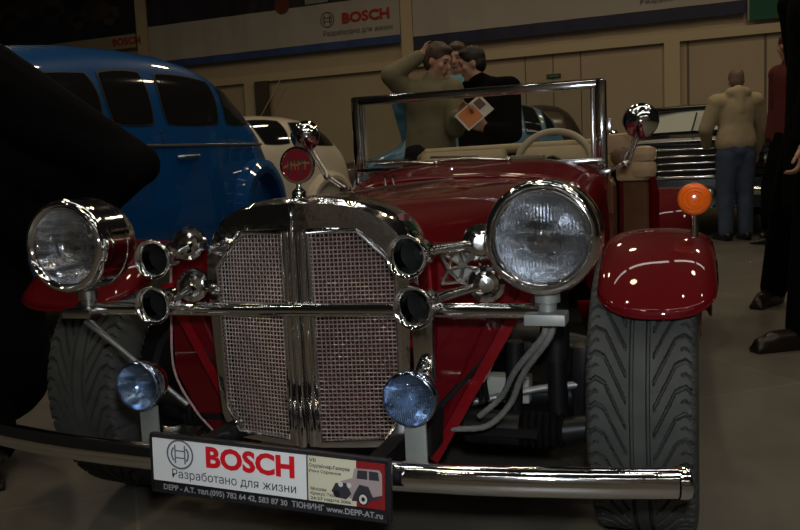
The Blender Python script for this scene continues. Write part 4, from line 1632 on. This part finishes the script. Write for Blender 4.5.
def hand(mb, wrist, fdir, tdir, curl=.5, s=1.0):
    """palm, four bent fingers of unequal length and a thumb leaving the side of the palm"""
    w_ = Vector(wrist)
    f = Vector(fdir).normalized()
    t_ = Vector(tdir)
    t_ = (t_ - f * t_.dot(f)).normalized()      # across the palm, towards the thumb
    n = f.cross(t_).normalized()                 # palm normal
    for q in (-.030, -.010, .010, .030):
        caps(mb, w_ + t_ * q * .7 * s, w_ + (f * .085 + t_ * q) * s, .013 * s, .0115 * s, 8)
    for q, ln in ((.031, .070), (.0105, .080), (-.0105, .074), (-.031, .058)):
        p = w_ + (f * .088 + t_ * q) * s
        ang = 0
        for k, part in enumerate((.45, .32, .23)):
            ang += curl * (.7, 1.0, .7)[k]
            e = p + (f * math.cos(ang) + n * math.sin(ang)) * (ln * part * s)
            caps(mb, p, e, (.0092 - .0008 * k) * s, (.0086 - .0009 * k) * s, 8)
            p = e
    p = w_ + (f * .025 + t_ * .028) * s
    e = p + (f * .035 + t_ * .030 + n * .012) * s
    caps(mb, p, e, .012 * s, .0105 * s, 8)
    e2 = e + (f * .032 + t_ * .004 + n * .014) * s
    caps(mb, e, e2, .0102 * s, .0085 * s, 8)


def head_shape(mb, c, face, up=(0, 0, 1), s=1.0):
    c, F = Vector(c), Vector(face).normalized()
    U = Vector(up)
    U = (U - F * U.dot(F)).normalized()
    X = F.cross(U)

    def P(x, f, u):
        return c + (X * x + F * f + U * u) * s
    rot = Matrix((X, F, U)).transposed()
    mb.ball(P(0, -.012, .028), (.074 * s, .093 * s, .090 * s), 20, 14, rot)
    mb.ball(P(0, .018, -.035), (.060 * s, .066 * s, .078 * s), 18, 12, rot)
    mb.ball(P(0, .060, -.098), (.026 * s, .024 * s, .022 * s), 12, 8, rot)      # chin
    caps(mb, P(0, .082, .012), P(0, .104, -.026), .010 * s, .015 * s, 10)       # nose
    caps(mb, P(-.030, .078, .026), P(.030, .078, .026), .012 * s, .012 * s, 10)  # brow
    caps(mb, P(-.016, .080, -.062), P(.016, .080, -.062), .009 * s, .009 * s, 8)  # lips
    for sx in (-1, 1):
        mb.ball(P(sx * .042, .058, -.022), (.020 * s, .022 * s, .020 * s), 10, 8, rot)
        mb.ball(P(sx * .074, -.008, -.008), (.010 * s, .020 * s, .032 * s), 10, 8, rot)
    return P, rot


def head_details(root, P, rot, s, hair_m, style='short', eyes=True):
    if eyes:
        t_ = MB()
        for sx in (-1, 1):
            t_.ball(P(sx * .029, .079, .006), (.011 * s, .006 * s, .006 * s), 10, 8, rot)
        t_.build('eyes', mat('eye_dark', (0.03, 0.022, 0.018), 0.3), root)
        t_ = MB()
        caps(t_, P(-.020, .0885, -.064), P(.020, .0885, -.064), .0035 * s, .0035 * s, 8)
        for sx in (-1, 1):
            caps(t_, P(sx * .016, .090, .030), P(sx * .044, .080, .030), .0040 * s, .003 * s, 6)
        t_.build('brows_and_mouth', mat('brow_brown', (0.11, 0.05, 0.035), 0.7), root)
    t_ = MB()
    t_.ball(P(0, -.022, .042), (.083 * s, .098 * s, .088 * s), 22, 14, rot)
    t_.ball(P(0, -.050, -.005), (.078 * s, .066 * s, .078 * s), 18, 12, rot)
    if style == 'short':
        t_.ball(P(0, .035, .092), (.060 * s, .045 * s, .030 * s), 14, 10, rot)
    if style == 'long':
        caps(t_, P(0, -.055, -.02), P(0, -.06, -.20), .080 * s, .070 * s)
    random.seed(11)
    for k in range(60):
        a, b = random.uniform(0, 2 * PI), random.uniform(.1, 1.2)
        t_.ball(P(.080 * math.sin(b) * math.cos(a), -.022 + .095 * math.sin(b) * math.sin(a) * .95, .044 + .086 * math.cos(b)), .012 * s, 6, 5)
    # trim the hair clear of the face: keep what lies behind / above it
    o = skin_over(t_, 'hair', hair_m, root, .009, 3)
    return o


def person(label, loc, J, jacket=None, trousers=None, shoes=None, hair=None, face=(0, -1, 0), hup=(0, 0, 1), style='short',
           vox=.012, hands=(), jr=1.0, hood=None, skirt=False, eyes=True, open_front=False, head=True, name='person', jname='jacket', hem=None, limb=None):
    """J: joint positions relative to loc, x right, y away, z up; L / R as seen in the picture"""
    root = thing(name, label, 'person', loc)
    b = MB()
    j = {k: Vector(v) for k, v in J.items()}
    hipc = (j['hipL'] + j['hipR']) / 2
    shc = (j['shL'] + j['shR']) / 2
    across = (j['shR'] - j['shL']).normalized()
    spine = (shc - hipc).normalized()
    fwd = across.cross(spine)
    mid = hipc.lerp(shc, .5)
    # body
    caps(b, hipc, mid, .125, .115, 16, .75, fwd)
    caps(b, mid, shc - spine * .06, .115, .135, 16, .72, fwd)
    caps(b, j['shL'], j['shR'], .062, .062, 12)
    caps(b, shc, j['neck'], .062, .055, 12)
    hp = None
    if head:
        caps(b, j['neck'], j['head'] - Vector(hup) * .04, .053, .052, 12)
        P, rot = head_shape(b, j['head'], face, hup, .90)
    for s_ in ('L', 'R'):
        caps(b, j['sh' + s_], j['el' + s_], .052, .040)
        caps(b, j['el' + s_], j['wr' + s_], .040, .027)
        caps(b, j['hip' + s_], j['kn' + s_], .085, .058)
        caps(b, j['kn' + s_], j['an' + s_], .056, .038)
        toe = j['toe' + s_]
        caps(b, j['an' + s_] + Vector((0, 0, -.03)), toe, .040, .030)
    for (wr, fd_, td, cu) in hands:
        hand(b, j[wr], fd_, td, cu)
    skin_over(b, 'body', SKIN, root, vox, 4)
    if head and hair:
        head_details(root, P, rot, .90, hair, style, eyes)
    # clothes
    if jacket:
        c = MB()
        g = 1.0
        caps(c, hipc - spine * ((hem or .02) - .06), mid, .155 * jr, .150 * jr, 18, .78, fwd)
        for g_ in (-1, 1):
            caps(c, mid + across * (g_ * .05), hipc + across * (g_ * .075) - spine * ((hem or .02) - .04), .105 * jr, .112 * jr, 14)
        caps(c, mid, shc - spine * .07, .150 * jr, .160 * jr, 18, .74, fwd)
        caps(c, j['shL'], j['shR'], .082 * jr, .082 * jr, 14)
        caps(c, shc, j['neck'] - spine * .01, .085, .070, 14)
        for s_ in ('L', 'R'):
            caps(c, j['sh' + s_], j['el' + s_], .078 * jr, .064 * jr)
            e = j['el' + s_].lerp(j['wr' + s_], .93)
            caps(c, j['el' + s_], e, .064 * jr, .046)
        if hood:
            caps(c, j['neck'] + fwd * hood, shc + fwd * hood * 1.15 - spine * .09, .075, .055, 14)
            caps(c, j['neck'] + fwd * hood - across * .07, j['neck'] + fwd * hood + across * .07, .055, .055, 12)
        if limb:
            for (a_, b_, ra, rb) in limb:
                caps(c, a_, b_, ra, rb)
        skin_over(c, jname, jacket, root, vox, 6)
    if trousers:
        c = MB()
        caps(c, hipc + Vector((0, 0, .02)), hipc + Vector((0, 0, -.07)), .13, .095)
        caps(c, j['hipL'].lerp(hipc, .3) + spine * .06, j['hipR'].lerp(hipc, .3) + spine * .06, .118, .118)
        for s_ in ('L', 'R'):
            caps(c, j['hip' + s_], j['kn' + s_], .112, .086)
            caps(c, j['kn' + s_], j['an' + s_] + Vector((0, 0, .0)), .084, .072)
        if skirt:
            caps(c, hipc, (j['anL'] + j['anR']) / 2 + Vector((0, 0, .16)), .15, .20)
        skin_over(c, 'skirt' if skirt else 'trousers', trousers, root, vox, 5)
    if shoes:
        for s_ in ('L', 'R'):
            c = MB()
            d = (j['toe' + s_] - j['an' + s_])
            d.z = 0
            d = d.normalized()
            an = Vector((j['an' + s_].x, j['an' + s_].y, 0))
            tt = Vector((j['toe' + s_].x, j['toe' + s_].y, 0))
            caps(c, an - d * .045 + Vector((0, 0, .048)), tt - d * .05 + Vector((0, 0, .045)), .046, .043)
            caps(c, tt - d * .06 + Vector((0, 0, .040)), tt + d * .01 + Vector((0, 0, .034)), .042, .032)
            caps(c, an + Vector((0, 0, .06)), an + Vector((0, 0, .10)), .045, .043)
            c.box(an.lerp(tt, .45) + Vector((0, 0, .012)), (.075, (tt - an).length + .11, .024), rot=Matrix.Rotation(math.atan2(d.y, d.x) - PI / 2, 3, 'Z'))
            skin_over(c, 'shoe', shoes, root, .009, 3)
    return root


def stand(h=1.72, w=.18, face=(0, -1, 0)):
    k = h / 1.75
    F = Vector(face).normalized()
    X = Vector((-F.y, F.x, 0))     # towards the picture's right when the figure looks at the camera
    X = X if X.x > 0 else -X
    if abs(X.x) < .05:
        X = Vector((0, 1, 0))
    J = {}
    for s_, g in (('L', -1), ('R', 1)):
        J['hip' + s_] = X * (g * .09 * k) + Vector((0, 0, .90 * k))
        J['kn' + s_] = X * (g * .10 * k) + F * .02 + Vector((0, 0, .50 * k))
        J['an' + s_] = X * (g * .105 * k) + Vector((0, 0, .09 * k))
        J['toe' + s_] = X * (g * .125 * k) + F * .17 + Vector((0, 0, .035))
        J['sh' + s_] = X * (g * w * k) + Vector((0, 0, 1.42 * k))
        J['el' + s_] = X * (g * (w + .06) * k) - F * .02 + Vector((0, 0, 1.12 * k))
        J['wr' + s_] = X * (g * (w + .06) * k) + F * .05 + Vector((0, 0, .86 * k))
    J['neck'] = Vector((0, 0, 1.50 * k)) + F * .01
    J['head'] = Vector((0, 0, 1.625 * k)) + F * .03
    return J


def nearer(J, k):
    """scale the upper figure about eye level"""
    return {n: Vector((p.x * k, p.y * k, .825 + (p.z - .825) * k if p.z > .825 else p.z)) for n, p in J.items()}


OLIVE = mat('olive_green_cloth', (0.155, 0.135, 0.075), 0.85, noise=0.12, nscale=9, bump=0.3, bscale=14)
BLACKC = mat('black_cloth', (0.0035, 0.0035, 0.004), 0.95, spec=0.05, noise=0.2, nscale=6, bump=0.3, bscale=12)
BLACKC2 = mat('charcoal_cloth', (0.012, 0.013, 0.015), 0.9, spec=0.1, noise=0.2, nscale=6)
BEIGE = mat('beige_jacket_cloth', (0.37, 0.30, 0.19), 0.85, noise=0.08, nscale=7, bump=0.35, bscale=11)
DENIM = mat('blue_denim', (0.045, 0.065, 0.11), 0.85, noise=0.2, nscale=14)
DKRED = mat('dark_red_cloth', (0.085, 0.007, 0.010), 0.8, noise=0.12, nscale=8, bump=0.3, bscale=12)
LBLUE = mat('pale_blue_cloth', (0.16, 0.36, 0.44), 0.8)
LEATH = mat('black_shoe_leather', (0.012, 0.010, 0.010), 0.3)
BRSHOE = mat('brown_black_shoe', (0.012, 0.007, 0.006), 0.35)
HBROWN = mat('brown_hair', (0.055, 0.032, 0.020), 0.6)
HDARK = mat('black_hair', (0.010, 0.008, 0.007), 0.55)
HGREY = mat('greying_brown_hair', (0.14, 0.10, 0.07), 0.65, noise=0.3, nscale=30)
HRED = mat('dark_auburn_hair', (0.045, 0.012, 0.010), 0.6)

# man in the olive jacket, hand to the back of his head
J = stand(1.66, .17, (.75, -.66, 0))
F1 = Vector((.75, -.66, 0)).normalized()
J['hipL'] = Vector((-.075, .0, .87)); J['hipR'] = Vector((.075, .0, .87))
J['shL'] = Vector((-.13, .02, 1.345)); J['shR'] = Vector((.15, -.03, 1.345))
J['neck'] = Vector((.035, -.02, 1.42)); J['head'] = Vector((.075, -.04, 1.530))
J['elL'] = Vector((-.245, -.06, 1.455)); J['wrL'] = Vector((-.045, -.02, 1.575))
J['elR'] = Vector((.16, -.14, 1.09)); J['wrR'] = Vector((.165, -.22, 1.165))
J = nearer(J, .945)
person('man in an olive green jacket with one hand behind his head, holding a brochure', (.228, 5.29, 0), J, OLIVE, BLACKC2, LEATH, HBROWN,
       face=(.72, -.62, -.30), hup=(.22, -.1, 1), vox=.010, hands=(('wrL', (.9, .1, .3), (0, 0, 1), .5), ('wrR', (.75, -.3, .3), (0, -.2, 1), .9)), hem=.26)
# man in black, seen from behind, looking at the same brochure
J = stand(1.62, .17, (-.8, .5, 0))
J['hipL'] = Vector((-.08, .03, .85)); J['hipR'] = Vector((.08, -.03, .85))
J['shL'] = Vector((-.10, .10, 1.325)); J['shR'] = Vector((.13, -.06, 1.315))
J['neck'] = Vector((-.05, .02, 1.38)); J['head'] = Vector((-.095, .03, 1.485))
J['elL'] = Vector((-.13, .17, 1.06)); J['wrL'] = Vector((-.14, .10, .86))
J['elR'] = Vector((.13, -.16, 1.03)); J['wrR'] = Vector((-.03, -.20, 1.065))
J = nearer(J, 1.06)
person('dark-haired man in a black jacket turned away, beside the man in the olive jacket', (.645, 5.68, 0), J, BLACKC, BLACKC2, LEATH, HDARK,
       face=(-.86, .02, -.18), vox=.010, hands=(('wrR', (-.85, -.1, .3), (0, -.3, 1), .6), ('wrL', (-.1, -.2, -1), (-.5, -.8, 0), .8)), hem=.12, jr=1.0)
# third man between them, behind
J = stand(1.74, .17, (-.2, -1, 0))
J['head'] = Vector((-.0, -.03, 1.640))
J['elR'] = Vector((.20, -.05, 1.12)); J['elL'] = Vector((-.20, -.05, 1.12))
rt = person('man in a pale blue top, half hidden between the olive jacket and the black jacket', (.492, 6.30, 0), J, LBLUE, BLACKC2, LEATH, HBROWN,
            face=(-.35, -.9, -.15), vox=.012, jr=.95)
# brochures
br = thing('brochure', 'orange and white folded brochure held by the man in the olive jacket', 'brochure', (.485, 5.015, 1.155), R(-12))
br.rotation_euler = (R(66), R(-38), R(6))
MB().box((0, 0, 0), (.20, .13, .004)).build('cover', mat('white_paper', (0.55, 0.52, 0.48), 0.5), br, smooth=False)
MB().box((-.03, .0, .003), (.11, .11, .003)).build('orange_print', mat('orange_print', (0.55, 0.16, 0.03), 0.5), br, smooth=False)
MB().box((.06, .02, .003), (.05, .06, .003)).build('dark_print', mat('brown_print', (0.09, 0.04, 0.03), 0.5), br, smooth=False)

# man in beige from behind, at the black car
J = stand(1.63, .185, (0, 1, 0))
J['shL'] = Vector((-.185, 0, 1.345)); J['shR'] = Vector((.185, 0, 1.345))
J['elL'] = Vector((-.275, .05, 1.10)); J['wrL'] = Vector((-.20, .22, .93))
J['elR'] = Vector((.275, .04, 1.09)); J['wrR'] = Vector((.26, .14, .86))
J['neck'] = Vector((0, .02, 1.43)); J['head'] = Vector((.02, .05, 1.545))
person('man in a beige hooded jacket and blue jeans seen from behind', (3.33, 8.15, 0), J, BEIGE, DENIM, LEATH, HGREY, face=(0.1, 1, -.12), vox=.012,
       hood=.075, hem=-.09, jr=1.12, hands=(('wrR', (0, .3, -1), (-1, .2, 0), .6),), eyes=False)

# woman in red with black skirt and heeled shoes
J = stand(1.76, .17, (-.95, -.2, 0))
J['toeL'] = J['anL'] + Vector((-.02, 0, -.03)); J['toeR'] = J['anR'] + Vector((-.02, 0, -.03))
J['head'] = Vector((.06, 0, 1.78)); J['neck'] = Vector((.09, 0, 1.64))
for s_ in ('L', 'R'):
    J['sh' + s_] = J['sh' + s_] * 1.0 + Vector((.10, 0, .12))
    J['el' + s_] = J['el' + s_] + Vector((.10, 0, .10))
    J['wr' + s_] = J['wr' + s_] + Vector((.10, 0, .10))
    J['hip' + s_] = J['hip' + s_] + Vector((.10, 0, .05))
    J['an' + s_] = J['an' + s_] + Vector((.04, 0, .05))
wm = person('woman in a dark red jacket and black skirt near the right edge', (3.48, 7.55, 0), J, DKRED, BLACKC, None, HRED, face=(-.35, .95, -.1), vox=.012, style='long', skirt=True, jr=1.1, hem=.05, eyes=False)
for s_ in ('L', 'R'):
    a = Vector(J['an' + s_])
    t_ = a + Vector((-.19, -.02, -.10))
    c = MB()
    caps(c, a + Vector((0, 0, -.02)), t_.lerp(a, .35) + Vector((0, 0, .005)), .040, .036)
    caps(c, Vector((t_.x + .09, t_.y, .036)), Vector((t_.x - .05, t_.y, .020)), .036, .014)
    caps(c, Vector((a.x + .03, a.y, .09)), Vector((a.x + .035, a.y, .012)), .018, .010)
    skin_over(c, 'heeled_shoe', LEATH, wm, .007, 2)
    c = MB()
    caps(c, a + Vector((0, 0, .02)), a + Vector((.01, 0, .20)), .048, .062)
    skin_over(c, 'red_sock', DKRED, wm, .010, 2, label='red boot cuff')

# person in black at the right edge, close by
J = stand(1.80, .19, (-1, -.15, 0))
for s_ in ('L', 'R'):
    for q in ('hip', 'kn', 'sh', 'el', 'wr'):
        J[q + s_] = J[q + s_] + Vector((.17, 0, 0))
J['neck'] += Vector((.17, 0, 0)); J['head'] += Vector((.17, 0, 0))
J['shL'] = Vector((.20, -.16, 1.47)); J['elL'] = Vector((.105, -.14, 1.16)); J['wrL'] = Vector((.060, -.10, .865))
J['shR'] = Vector((.19, .22, 1.47)); J['elR'] = Vector((.24, .26, 1.16)); J['wrR'] = Vector((.24, .2, .90))
J['hipL'] = Vector((.17, -.09, .93)); J['hipR'] = Vector((.18, .10, .93))
J['knL'] = Vector((.13, -.06, .52)); J['anL'] = Vector((.10, -.04, .09)); J['toeL'] = Vector((-.09, -.08, .035))
J['knR'] = Vector((.34, .62, .52)); J['anR'] = Vector((.47, 1.05, .09)); J['toeR'] = Vector((.33, .92, .035))
J['hipR'] = Vector((.24, .18, .93))
person('person in black coat and trousers at the right edge with one hand hanging', (1.60, 3.50, 0), J, BLACKC, BLACKC, BRSHOE, HDARK, face=(-1, -.1, 0), vox=.007,
       hands=(('wrL', (-.12, -.15, -1), (-.6, -1, 0), .75),), jr=1.02, hem=.35)

# person in black on the left, leaning, elbow out
J = stand(1.75, .2, (.4, 1, 0))
J['hipL'] = Vector((-.22, .02, .84)); J['hipR'] = Vector((.0, -.02, .84))
J['shL'] = Vector((-.30, -.05, 1.24)); J['shR'] = Vector((-.02, -.10, 1.14))
J['neck'] = Vector((-.25, -.06, 1.36)); J['head'] = Vector((-.27, -.02, 1.49))
J['elR'] = Vector((.52, -.08, .875)); J['wrR'] = Vector((.32, .02, .70))
J['elL'] = Vector((-.42, 0, 1.02)); J['wrL'] = Vector((-.40, .1, .78))
J['knR'] = Vector((.04, -.10, .47)); J['anR'] = Vector((.07, -.14, .09)); J['toeR'] = Vector((.13, -.28, .035))
J['knL'] = Vector((-.24, .0, .48)); J['anL'] = Vector((-.24, .02, .09)); J['toeL'] = Vector((-.26, -.15, .035))
person('person in a wide black coat, elbow out, close by at the left edge', (-1.30, 2.52, 0), J, BLACKC, BLACKC, LEATH, HDARK, face=(.4, 1, -.1), vox=.010,
       hands=(('wrR', (-.6, .1, -.8), (0, -1, 0), .7),), jr=1.15, hem=.30, eyes=False,
       limb=[((.06, -.05, 1.15), (.545, -.06, .882), .15, .064), ((.02, 0, .97), (.40, 0, .82), .20, .09), ((.05, 0, .82), (.20, 0, .72), .22, .11), ((-.08, 0, .62), (.0, 0, .42), .22, .19), ((.0, 0, .42), (.02, 0, .28), .19, .18)])
